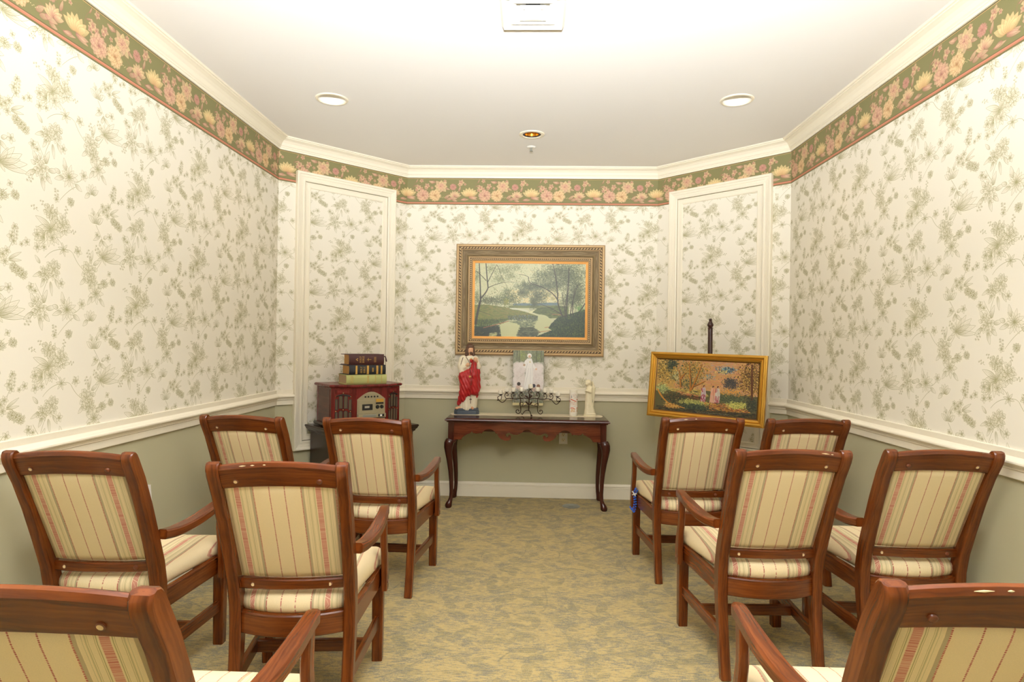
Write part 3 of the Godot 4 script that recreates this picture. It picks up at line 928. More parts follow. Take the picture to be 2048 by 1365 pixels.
func devotional_image() -> Image:
	rng.seed = 15
	canvas(240, 424, Color8(132, 138, 112))
	var f := func(x: float, y: float) -> Vector2: return Vector2((x - 425.0) * 0.42, (y - 95.0) * 0.424)
	var P := func(a: Array) -> Array:
		var o := []
		for i in range(0, a.size(), 2):
			o.append(f.call(a[i], a[i + 1]))
		return o
	brush_area(P.call([425, 95, 990, 95, 990, 560, 425, 560]), [Color8(118, 128, 100), Color8(150, 156, 132), Color8(96, 104, 88), Color8(176, 180, 158)], 900, 16, 0.5, 1.5)
	foliage(f.call(590, 190), 40, 40, 260, [Color8(166, 176, 96), Color8(132, 150, 86)], 6, 0.6)
	foliage(f.call(890, 200), 40, 50, 260, [Color8(140, 156, 92), Color8(110, 126, 80)], 6, 0.6)
	for x in [500, 540, 860, 950]:
		stroke(P.call([x, 95, x - 4, 330]), 5, 5, Color8(92, 88, 78), 0.5)
	for i in 460:
		var side := -1.0 if i % 2 == 0 else 1.0
		var p: Vector2 = f.call(710 + side * rng.randf_range(60, 280), rng.randf_range(330, 800))
		dab(p, rng.randf_range(8, 24), Color8(222, 212, 208).lerp(Color8(244, 238, 236), rng.randf()), 0.3)
	for i in 60:
		dab(f.call(rng.randf_range(430, 985), rng.randf_range(480, 760)), rng.randf_range(3, 7), Color8(206, 192, 190), 0.25)
	# white robed figure
	poly_fill(P.call([690, 240, 770, 240, 800, 330, 860, 420, 835, 440, 795, 400, 800, 560, 790, 760, 700, 800, 620, 800, 655, 560, 665, 420, 610, 400, 640, 290]), Color8(240, 238, 234))
	for s in [[715, 420, 690, 600, 640, 780], [750, 420, 755, 600, 740, 780], [690, 330, 670, 430, 655, 560], [790, 330, 785, 420, 780, 560]]:
		stroke(bez(f.call(s[0], s[1]), f.call(s[2], s[3]), f.call(s[4], s[5]), 10), 2.4, 1.4, Color8(196, 194, 196), 0.7)
	dab(f.call(728, 190), 18, Color8(244, 240, 232), 1.0)
	dab(f.call(730, 205), 10, Color8(220, 184, 156), 1.0)
	dab(f.call(738, 305), 5, Color8(206, 186, 96), 0.8)
	dab(f.call(632, 360), 9, Color8(176, 146, 118), 0.9)
	dab(f.call(855, 432), 8, Color8(226, 186, 156), 0.9)
	# onlookers seen from behind
	for q in [[535, 705, 70, 62, 54], [815, 735, 72, 72, 80], [900, 740, 150, 110, 86]]:
		dab(f.call(q[0], q[1] + 60), 20, Color8(216, 190, 178), 0.9)
		dab(f.call(q[0], q[1]), 14, Color8(q[2], q[3], q[4]), 1.0)
	brush_area(P.call([425, 800, 990, 790, 990, 1040, 425, 1040]), [Color8(188, 178, 172), Color8(120, 132, 144), Color8(214, 204, 196), Color8(150, 110, 96), Color8(96, 104, 118), Color8(226, 220, 210)], 420, 12, 0.75, 1.2)
	cimg.fill_rect(Rect2i(0, 404, 240, 20), Color8(222, 210, 160))
	return cimg

func candle_image() -> Image:
	rng.seed = 8
	canvas(256, 256, Color8(244, 238, 226))
	for k in 2:
		var o := k * 128.0
		brush_area([Vector2(o + 30, 40), Vector2(o + 118, 30), Vector2(o + 118, 88), Vector2(o + 60, 84)], [Color8(214, 180, 140), Color8(186, 170, 160), Color8(226, 206, 180)], 120, 8, 0.6)
		poly_fill([Vector2(o + 12, 76), Vector2(o + 18, 40), Vector2(o + 26, 76)], Color8(40, 44, 52))
		stroke(bez(Vector2(o + 4, 92), Vector2(o + 50, 100), Vector2(o + 122, 118), 12), 10, 8, Color8(204, 78, 44), 0.95)
		brush_area([Vector2(o + 6, 108), Vector2(o + 120, 122), Vector2(o + 120, 154), Vector2(o + 6, 150)], [Color8(206, 170, 136), Color8(180, 120, 96), Color8(228, 204, 176)], 160, 7, 0.6)
		for i in 9:
			stroke([Vector2(o + 18 + i * 10, 164), Vector2(o + 24 + i * 10, 166)], 3, 3, Color8(150, 130, 140), 0.7)
		stroke(bez(Vector2(o + 2, 186), Vector2(o + 60, 176), Vector2(o + 92, 200), 12), 9, 9, Color8(206, 86, 40), 0.95)
		brush_area([Vector2(o + 4, 192), Vector2(o + 86, 200), Vector2(o + 92, 226), Vector2(o + 4, 228)], [Color8(206, 150, 70), Color8(180, 110, 50), Color8(226, 190, 110)], 140, 8, 0.8)
	return cimg

func tex(img: Image) -> ImageTexture:
	return ImageTexture.create_from_image(img)

# ------------------------------------------------------------------ materials
var M := {}

func mat(col: Color, rough := 0.6, metal := 0.0, t: Texture2D = null, uvs := Vector3.ONE) -> StandardMaterial3D:
	var m := StandardMaterial3D.new()
	m.albedo_color = col
	m.roughness = rough
	m.metallic = metal
	if t:
		m.albedo_texture = t
		m.uv1_scale = uvs
	return m

func make_materials() -> void:
	var wood_a := tex(wood_image(2, 0.34))
	var wood_b := tex(wood_image(40, 0.3))
	M.paper = mat(Color.WHITE, 0.75, 0, tex(wallpaper_image()))
	M.border = mat(Color.WHITE, 0.7, 0, tex(border_image()))
	M.fabric = mat(Color.WHITE, 0.9, 0, tex(fabric_image()))
	M.carpet = mat(Color.WHITE, 0.98, 0, tex(carpet_image()))
	M.carpet.uv1_scale = Vector3(1.0 / 1.5, 1.0 / 1.5, 1)
	M.chair = mat(Color8(124, 62, 20), 0.25, 0, wood_a, Vector3(2.2, 1.3, 1))
	M.raw = mat(Color8(222, 196, 146), 0.8)
	M.plug = mat(Color8(110, 56, 28), 0.3)
	M.table = mat(Color8(122, 58, 34), 0.22, 0, wood_b, Vector3(2.0, 1.2, 1))
	M.tabletop = mat(Color8(86, 42, 32), 0.12, 0, wood_b, Vector3(2.0, 1.2, 1))
	M.cabinet = mat(Color8(58, 40, 32), 0.25, 0, wood_b, Vector3(2, 1.2, 1))
	M.radio = mat(Color8(124, 36, 34), 0.25, 0, wood_b, Vector3(2, 1.2, 1))
	M.radio_side = mat(Color8(104, 60, 48), 0.35, 0, wood_b, Vector3(2, 1.2, 1))
	M.grille = mat(Color8(96, 82, 62), 0.95)
	M.black = mat(Color8(22, 21, 20), 0.5)
	M.champagne = mat(Color8(168, 158, 128), 0.4, 0.35)
	M.silver = mat(Color8(196, 192, 180), 0.3, 0.6)
	M.lcd = mat(Color8(196, 150, 58), 0.4)
	M.brass = mat(Color8(206, 186, 130), 0.25, 0.8)
	M.trim = mat(Color8(241, 233, 211), 0.42)
	M.ceiling = mat(Color8(240, 238, 234), 0.9)
	M.green = mat(Color8(188, 183, 150), 0.6)
	M.white = mat(Color8(238, 236, 228), 0.5)
	M.plaster = mat(Color8(240, 230, 196), 0.5)
	M.iron = mat(Color8(62, 44, 34), 0.45, 0.6)
	M.wax = mat(Color8(240, 234, 216), 0.5)
	M.lace = mat(Color8(226, 214, 184), 0.95)
	M.gold = mat(Color8(206, 156, 62), 0.28, 0.75)
	M.gold_dark = mat(Color8(110, 76, 34), 0.4, 0.6)
	M.old_gold = mat(Color8(186, 156, 112), 0.45, 0.35)
	M.old_gold_light = mat(Color8(220, 194, 144), 0.4, 0.3)
	M.groove = mat(Color8(84, 62, 38), 0.6)
	M.old_bronze = mat(Color8(160, 144, 110), 0.5, 0.25, wood_b, Vector3(6, 3, 1))
	M.liner = mat(Color8(202, 142, 66), 0.4, 0.4)
	M.easel = mat(Color8(74, 42, 32), 0.3, 0, wood_b, Vector3(2, 1.2, 1))
	M.pages = mat(Color8(198, 146, 74), 0.7)
	M.pages_tan = mat(Color8(176, 150, 112), 0.8)
	M.leather_maroon = mat(Color8(70, 32, 30), 0.5)
	M.leather_black = mat(Color8(30, 34, 38), 0.5)
	M.cloth_green = mat(Color8(178, 180, 112), 0.7)
	M.gilt = mat(Color8(206, 164, 84), 0.4, 0.4)
	M.red = mat(Color8(182, 34, 36), 0.4)
	M.skin = mat(Color8(222, 172, 134), 0.5)
	M.hair = mat(Color8(98, 70, 52), 0.6)
	M.robe = mat(Color8(236, 226, 200), 0.5)
	M.slate = mat(Color8(82, 92, 102), 0.5)
	M.blue = mat(Color8(30, 96, 206), 0.3)
	M.steel = mat(Color8(150, 154, 146), 0.4, 0.6)
	M.reflector_gold = mat(Color8(222, 160, 54), 0.25, 0.8)
	M.bulb = mat(Color8(250, 244, 230), 0.4)
	M.bulb.emission_enabled = true
	M.bulb.emission = Color(1.0, 0.9, 0.75)
	M.bulb.emission_energy_multiplier = 0.5
	M.paper_sheet = mat(Color8(238, 234, 226), 0.8)

# ------------------------------------------------------------------ scene tree helpers
var used := {}
func numbered(s: String) -> String:
	var k: int = used.get(s, -1) + 1
	used[s] = k
	return s if k == 0 else "%s_%03d" % [s, k]

func meta(o: Node3D, label: String, category: String, group := "") -> void:
	o.set_meta("label", label)
	o.set_meta("category", category)
	if group != "":
		o.set_meta("group", group)

func thing(called: String, label: String, category: String, at := Vector3.ZERO, turn := 0.0, group := "") -> Node3D:
	var o := Node3D.new()
	o.name = numbered(called)
	add_child(o)
	o.position = at
	o.rotation.y = turn
	meta(o, label, category, group)
	return o

func part(parent: Node3D, called: String, mesh: Mesh, material: Material, label := "") -> MeshInstance3D:
	var o := MeshInstance3D.new()
	o.name = numbered(called) if parent == self else called
	o.mesh = mesh
	o.material_override = material
	o.cast_shadow = GeometryInstance3D.SHADOW_CASTING_SETTING_ON
	parent.add_child(o, true)
	if label != "":
		o.set_meta("label", label)
	return o

func struct(called: String, mesh: Mesh, material: Material, label: String, category: String) -> MeshInstance3D:
	var o := part(self, called, mesh, material)
	o.set_meta("kind", "structure")
	meta(o, label, category)
	return o

# ------------------------------------------------------------------ room measures
const XL := -1.812
const XR := 1.782
const ZB := -5.174
const BL := -1.045
const BR := 1.017
const ZL := -4.41
const ZF := 2.2
const HC := 2.705
const RB := 0.7985
const RT := 0.9064
const BB := 2.40
const CB := 2.62
var plan := [Vector3(XL, 0, ZF), Vector3(XL, 0, ZL), Vector3(BL, 0, ZB), Vector3(BR, 0, ZB), Vector3(XR, 0, ZL), Vector3(XR, 0, ZF)]
var sides := ["left", "back_left", "back", "back_right", "right", "front"]

func wall_n(i: int) -> Vector3:
	var a: Vector3 = plan[i]
	var b: Vector3 = plan[(i + 1) % 6]
	var d := (b - a).normalized()
	return Vector3(-d.z, 0, d.x)

func mitre(i: int) -> Vector3:
	var a := wall_n((i + 5) % 6)
	var b := wall_n(i)
	return (a + b) / (1.0 + a.dot(b))

func _ready() -> void:
	# camera
	var cam := Camera3D.new()
	cam.name = "camera"
	cam.fov = 56.96
	cam.near = 0.05
	cam.transform = Transform3D(Basis(Vector3(0.9994, 0.0147, -0.0309), Vector3(-0.0147, 0.9999, 0.0022), Vector3(0.0309, -0.0018, 0.9995)).orthonormalized(), Vector3(0, 1.2725, 0))
	add_child(cam)
	cam.current = true
	# environment
	var env := Environment.new()
	env.background_mode = Environment.BG_COLOR
	env.background_color = Color8(90, 88, 82)
	env.tonemap_mode = Environment.TONE_MAPPER_LINEAR
	env.tonemap_exposure = 1.0
	env.sdfgi_enabled = true
	env.ssao_enabled = true
	env.ssil_enabled = true
	var we := WorldEnvironment.new()
	we.name = "world_environment"
	we.environment = env
	add_child(we)
	# the photographer's flash, turned up to the ceiling behind the camera
	var fl := SpotLight3D.new()
	fl.name = "bounce_flash_light"
	fl.light_color = Color(0.97, 0.978, 1.0)
	fl.light_energy = 56.0
	fl.light_size = 0.12
	fl.spot_angle = 54.0
	fl.spot_angle_attenuation = 1.0
	fl.spot_range = 20.0
	fl.spot_attenuation = 2.0
	fl.shadow_enabled = true
	add_child(fl)
	fl.look_at_from_position(Vector3(0.0, 1.6, 0.35), Vector3(0.0, 2.58, -0.67), Vector3(0, 0, 1))
	make_materials()
	build_room()
	build_ceiling_fittings()
	build_chairs()
	build_table()
	build_table_things()
	build_wall_picture()
	build_corner_left()
	build_easel()
	build_small_things()
	build_flash(Vector3(0.0, 1.6, 0.35), Vector3(0.0, 0.98, -1.02).normalized())

# ------------------------------------------------------------------ room
var rail_prof := [Vector2(0, 0), Vector2(0.012, 0), Vector2(0.014, 0.003), Vector2(0.014, 0.032), Vector2(0.019, 0.036), Vector2(0.019, 0.042), Vector2(0.023, 0.044), Vector2(0.023, 0.048), Vector2(0.033, 0.054), Vector2(0.037, 0.060), Vector2(0.036, 0.066), Vector2(0.03, 0.071), Vector2(0.022, 0.074), Vector2(0.016, 0.079), Vector2(0.013, 0.082), Vector2(0.013, 0.106), Vector2(0.010, 0.108), Vector2(0, 0.108)]
var base_prof := [Vector2(0, 0), Vector2(0.016, 0), Vector2(0.016, 0.088), Vector2(0.013, 0.091), Vector2(0.013, 0.093), Vector2(0.018, 0.096), Vector2(0.018, 0.106), Vector2(0.012, 0.116), Vector2(0.006, 0.12), Vector2(0, 0.12)]
var crown_prof := [Vector2(0, 0), Vector2(0.010, 0), Vector2(0.012, 0.012), Vector2(0.016, 0.014), Vector2(0.016, 0.02), Vector2(0.022, 0.026), Vector2(0.03, 0.044), Vector2(0.042, 0.058), Vector2(0.056, 0.066), Vector2(0.064, 0.069), Vector2(0.064, 0.074), Vector2(0.072, 0.076), Vector2(0.076, 0.085), Vector2(0, 0.085)]

func build_room() -> void:
	var m: MB
	# floor
	m = MB.new()
	var P := PackedVector2Array()
	for q in plan:
		P.append(Vector2(q.x, -q.z))
	slab(m, P, -0.08, 0.0, 0.0, Transform3D(Basis(Vector3(1, 0, 0), Vector3(0, 0, -1), Vector3(0, 1, 0)), Vector3.ZERO))
	struct("floor", m.mesh(), M.carpet, "tan and olive leaf patterned loop carpet covering the whole floor", "carpet")
	# ceiling with openings for the recessed lights
	var cs := CSGBox3D.new()
	cs.name = "ceiling"
	cs.size = Vector3(4.0, 0.06, 7.9)
	cs.position = Vector3(0, HC + 0.03, -1.6)
	cs.material = M.ceiling
	for q in [[-1.208, -3.706, 0.083], [1.177, -3.704, 0.083], [-0.018, -4.328, 0.066]]:
		var hole := CSGCylinder3D.new()
		hole.name = "opening"
		hole.operation = CSGShape3D.OPERATION_SUBTRACTION
		hole.radius = q[2]
		hole.height = 0.3
		hole.sides = 40
		hole.position = Vector3(q[0], 0, q[1] + 1.6)
		cs.add_child(hole, true)
	add_child(cs)
	cs.set_meta("kind", "structure")
	meta(cs, "flat white painted ceiling above the room", "ceiling")
	# walls
	var run := 0.0
	for i in 6:
		var a: Vector3 = plan[i]
		var b: Vector3 = plan[(i + 1) % 6]
		var n := wall_n(i)
		var l := (b - a).length()
		var d := (b - a) / l
		m = MB.new()
		var o0 := -mitre(i) * 0.12
		var o1 := -mitre((i + 1) % 6) * 0.12
		var pts := [a, b, b + o1, a + o0]
		var up := Vector3(0, HC, 0)
		for k in 4:
			m.quad(pts[k], pts[(k + 1) % 4], pts[(k + 1) % 4] + up, pts[k] + up)
		m.quad(pts[0], pts[1], pts[2], pts[3])
		m.quad(pts[0] + up, pts[3] + up, pts[2] + up, pts[1] + up)
		var w := struct("wall_" + sides[i], m.mesh(), M.green, ["sage green painted wall with floral wallpaper along the left side", "angled sage and floral papered corner wall at the left", "sage green and floral papered wall behind the console table", "angled sage and floral papered corner wall at the right", "sage green painted wall with floral wallpaper along the right side", "floral papered wall behind the viewer"][i], "wall")
		# paper and border are thin sheets on the wall
		for sh in [["wallpaper", RB + 0.05, BB + 0.05, 0.0012, M.paper, 1.034, 0.517], ["wallpaper_border", BB, CB + 0.01, 0.002, M.border, 0.512, 0.0]]:
			m = MB.new()
			var y0: float = sh[1]
			var y1: float = sh[2]
			var f0: Vector3 = a + mitre(i) * sh[3]
			var f1: Vector3 = b + mitre((i + 1) % 6) * sh[3]
			var u0: float = run / sh[5]
			var u1: float = (run + l) / sh[5]
			var v0: float = 1.0 if sh[6] == 0.0 else -y0 / sh[6] + 0.33
			var v1: float = 0.0 if sh[6] == 0.0 else -y1 / sh[6] + 0.33
			if sh[6] == 0.0:
				v1 = -0.045
			m.quad(f0 + Vector3(0, y0, 0), f1 + Vector3(0, y0, 0), f1 + Vector3(0, y1, 0), f0 + Vector3(0, y1, 0), Vector2(u0, v0), Vector2(u1, v0), Vector2(u1, v1), Vector2(u0, v1))
			for e in [[y0, v0], [y1, v1]]:
				m.quad(a + Vector3(0, e[0], 0), b + Vector3(0, e[0], 0), f1 + Vector3(0, e[0], 0), f0 + Vector3(0, e[0], 0), Vector2(u0, e[1]), Vector2(u1, e[1]), Vector2(u1, e[1]), Vector2(u0, e[1]))
			part(w, sh[0], fix_facing(m, n), sh[4])
		run += l
	# crown, chair rail and baseboard
	var tn := 0
	var ways := ["left", "angled left", "back", "angled right", "right", "rear"]
	for i in 6:
		var a: Vector3 = plan[i]
		var b: Vector3 = plan[(i + 1) % 6]
		var d := (b - a).normalized()
		var n := wall_n(i)
		tn += 1
		m = MB.new()
		moulding(m, a + Vector3(0, CB, 0), b + Vector3(0, CB, 0), mitre(i), mitre((i + 1) % 6), crown_prof)
		struct("trim_%d" % tn, m.mesh(), M.trim, "cream crown moulding along the top of the %s wall" % ways[i], "moulding")
		m = MB.new()
		moulding(m, a, b, mitre(i), mitre((i + 1) % 6), base_prof)
		struct("baseboard_" + sides[i], m.mesh(), M.trim, "cream baseboard along the foot of the %s wall" % ways[i], "baseboard")
		var runs := [[a, b, mitre(i), mitre((i + 1) % 6), ""]]
		if i == 1:
			runs = [[a, a + d * 0.128, mitre(i), n, " before the panel"], [a + d * 0.957, b, n, mitre(i + 1), " past the panel"]]
		if i == 3:
			runs = [[a, a + d * 0.126, mitre(i), n, " before the panel"], [a + d * 0.955, b, n, mitre(i + 1), " past the panel"]]
		for r in runs:
			tn += 1
			m = MB.new()
			moulding(m, r[0] + Vector3(0, RB, 0), r[1] + Vector3(0, RB, 0), r[2], r[3], rail_prof)
			struct("trim_%d" % tn, m.mesh(), M.trim, "cream moulded chair rail on the %s wall%s" % [ways[i], r[4]], "chair rail")
	# wallpapered panel doors on the angled walls
	for k in [0, 1]:
		var i: int = [1, 3][k]
		var a: Vector3 = plan[i]
		var b: Vector3 = plan[i + 1]
		var d := (b - a).normalized()
		var n := wall_n(i)
		var s0 := 0.128 if k == 0 else 0.126
		var wd := 0.829
		var y0 := 0.463
		var y1 := 2.49
		var root := Node3D.new()
		root.name = "door_%d" % (k + 1)
		add_child(root)
		root.transform = Transform3D(Basis(d, Vector3.UP, n), a + d * (s0 + wd / 2) + Vector3(0, (y0 + y1) / 2, 0))
		root.set_meta("kind", "structure")
		meta(root, ["tall wallpapered panel door in cream casing behind the record player", "tall wallpapered panel door in cream casing behind the easel"][k], "door panel")
		var hh := y1 - y0
		var cw_ := 0.066
		m = MB.new()
		frame(m, wd - 2 * cw_, hh - 2 * cw_, [Vector2(0, 0), Vector2(0, 0.02), Vector2(0.006, 0.024), Vector2(0.014, 0.024), Vector2(0.017, 0.021), Vector2(0.03, 0.023), Vector2(0.033, 0.027), Vector2(0.046, 0.03), Vector2(0.05, 0.036), Vector2(0.062, 0.038), Vector2(0.066, 0.034), Vector2(0.066, 0)])
		part(root, "casing", m.mesh(), M.trim)
		var iw := wd - 2 * cw_ - 0.008
		var ih := hh - 2 * cw_ - 0.008
		var fw := 0.042
		m = MB.new()
		frame(m, iw - 2 * fw, ih - 2 * fw, [Vector2(0, 0), Vector2(0, 0.008), Vector2(0.004, 0.014), Vector2(0.01, 0.015), Vector2(0.012, 0.013), Vector2(0.03, 0.014), Vector2(fw - 0.003, 0.017), Vector2(fw, 0.014), Vector2(fw, 0)])
		part(root, "stile_frame", m.mesh(), M.trim)
		m = MB.new()
		var pw := iw / 2 - fw + 0.004
		var ph := ih / 2 - fw + 0.004
		m.quad(Vector3(-pw, -ph, 0.006), Vector3(pw, -ph, 0.006), Vector3(pw, ph, 0.006), Vector3(-pw, ph, 0.006), Vector2(0.12, ph / 0.517), Vector2(0.12 + 2 * pw / 1.034, ph / 0.517), Vector2(0.12 + 2 * pw / 1.034, -ph / 0.517), Vector2(0.12, -ph / 0.517))
		part(root, "panel", fix_facing(m, Vector3(0, 0, 1)), M.paper)

# a sheet: turn the triangles so that they face n
func fix_facing(m: MB, n: Vector3) -> ArrayMesh:
	var me := m.mesh()
	var arr := me.surface_get_arrays(0)
	var nn: PackedVector3Array = arr[Mesh.ARRAY_NORMAL]
	if nn[0].dot(n) < 0.0:
		var st := SurfaceTool.new()
		st.begin(Mesh.PRIMITIVE_TRIANGLES)
		# reverse whatever order mesh() chose
		for i in range(0, arr[Mesh.ARRAY_INDEX].size(), 3):
			for k in [0, 2, 1]:
				var id: int = arr[Mesh.ARRAY_INDEX][i + k]
				st.set_smooth_group(0xFFFFFFFF)
				st.set_uv(arr[Mesh.ARRAY_TEX_UV][id])
				st.add_vertex(arr[Mesh.ARRAY_VERTEX][id])
		st.generate_normals()
		st.index()
		return st.commit()
	return me

func build_ceiling_fittings() -> void:
	var m: MB
	for k in 3:
		var at: Vector3 = [Vector3(-1.208, HC, -3.706), Vector3(1.177, HC, -3.704), Vector3(-0.018, HC, -4.328)][k]
		var r: float = [0.083, 0.083, 0.066][k]
		var t := thing("recessed_downlight", ["recessed white downlight in the ceiling on the left", "recessed white downlight in the ceiling on the right", "small recessed downlight with gold reflector and black ring"][k], "ceiling light", at, 0, "recessed ceiling lights")
		m = MB.new()
		var ro: float = [0.096, 0.096, 0.089][k]
		lathe(m, [Vector2(r - 0.004, -0.001), Vector2(r, -0.006), Vector2(ro - 0.004, -0.005), Vector2(ro, 0.0), Vector2(r - 0.004, 0.0), Vector2(r - 0.004, -0.001)], 40)
		part(t, "trim_ring", m.mesh(), M.trim)
		m = MB.new()
		if k < 2:
			lathe(m, [Vector2(r - 0.003, 0.0), Vector2(r - 0.008, 0.05), Vector2(r - 0.02, 0.1), Vector2(0.045, 0.128), Vector2(0, 0.128)], 40)
			part(t, "reflector", m.mesh(), M.white)
			m = MB.new()
			lathe(m, [Vector2(0, 0.062), Vector2(0.02, 0.064), Vector2(0.036, 0.074), Vector2(0.04, 0.09), Vector2(0.03, 0.127), Vector2(0, 0.127)], 24)
			part(t, "bulb", m.mesh(), M.bulb)
		else:
			lathe(m, [Vector2(r - 0.004, -0.002), Vector2(r - 0.004, 0.006), Vector2(r - 0.016, 0.008), Vector2(r - 0.016, -0.003), Vector2(r - 0.004, -0.002)], 40)
			part(t, "baffle_ring", m.mesh(), M.black)
			m = MB.new()
			lathe(m, [Vector2(r - 0.016, 0.004), Vector2(r - 0.022, 0.04), Vector2(0.03, 0.075), Vector2(0, 0.08)], 40)
			part(t, "reflector", m.mesh(), M.reflector_gold)
			m = MB.new()
			lathe(m, [Vector2(0, 0.036), Vector2(0.014, 0.04), Vector2(0.02, 0.055), Vector2(0.012, 0.074), Vector2(0, 0.076)], 20)
			part(t, "bulb", m.mesh(), M.bulb)
		var sl := SpotLight3D.new()
		sl.name = "downlight_beam"
		sl.light_color = Color(1.0, 0.82, 0.58)
		sl.light_energy = 0.15 if k < 2 else 0.12
		sl.light_size = 0.035
		sl.spot_angle = 66.0
		sl.spot_angle_attenuation = 1.0
		sl.spot_range = 12.0
		sl.spot_attenuation = 2.0
		sl.shadow_enabled = true
		t.add_child(sl, true)
		sl.position = Vector3(0, 0.012, 0)
		sl.rotation.x = -PI / 2
	# sprinkler
	var t := thing("fire_sprinkler", "tiny white fire sprinkler head on the ceiling near the gold downlight", "sprinkler", Vector3(-0.022, HC, -4.61))
	m = MB.new()
	lathe(m, [Vector2(0, -0.006), Vector2(0.02, -0.008), Vector2(0.034, -0.003), Vector2(0.036, 0), Vector2(0, 0)], 24)
	part(t, "escutcheon", m.mesh(), M.white)
	m = MB.new()
	lathe(m, [Vector2(0, -0.032), Vector2(0.013, -0.031), Vector2(0.013, -0.029), Vector2(0.005, -0.027), Vector2(0.005, -0.006), Vector2(0, -0.006)], 16)
	part(t, "deflector", m.mesh(), M.steel)
	# supply air diffuser: stepped square louvre with cut corners, stains on its inner edge
	t = thing("ceiling_vent", "white square louvred air vent on the ceiling nearest the viewer", "vent", Vector3(-0.014, HC, -2.7))
	var steps := [["outer_frame", 0.142, 0.11, 0.0, 0.024], ["louvre", 0.098, 0.07, 0.008, 0.022], ["louvre", 0.058, 0.036, 0.012, 0.026]]
	for s in steps:
		m = MB.new()
		var w0: float = s[2] * 2.0
		frame(m, w0, w0, [Vector2(0, s[3]), Vector2(0, s[3] + 0.006), Vector2(s[1] - s[2] - 0.012, s[4]), Vector2(s[1] - s[2], s[4] - 0.004 if s[0] == "louvre" else 0.0), Vector2(s[1] - s[2] - 0.004, s[3])], Transform3D(Basis(Vector3(1, 0, 0), Vector3(0, 0, 1), Vector3(0, -1, 0)), Vector3.ZERO))
		part(t, s[0], m.mesh(), M.white)
	m = MB.new()
	box(m, Vector3(-0.11, -0.004, -0.11), Vector3(0.11, 0.0, 0.11))
	part(t, "throat", m.mesh(), M.white)
	m = MB.new()
	box(m, Vector3(-0.03, -0.012, 0.038), Vector3(0.03, -0.004, 0.05))
	part(t, "damper_slot", m.mesh(), M.black)
	m = MB.new()
	box(m, Vector3(-0.036, -0.03, -0.036), Vector3(0.036, -0.014, 0.036), 0.004)
	part(t, "centre_plate", m.mesh(), M.white)

# ------------------------------------------------------------------ chairs
var CM := {}

func post_z(y: float) -> float:
	var ks := [[0.0, 0.0], [0.15, 0.03], [0.30, 0.055], [0.40, 0.06], [0.50, 0.04], [0.90, -0.15]]
	for i in ks.size() - 1:
		if y <= ks[i + 1][0]:
			var t: float = (y - ks[i][0]) / (ks[i + 1][0] - ks[i][0])
			return lerpf(ks[i][1], ks[i + 1][1], t)
	return -0.15

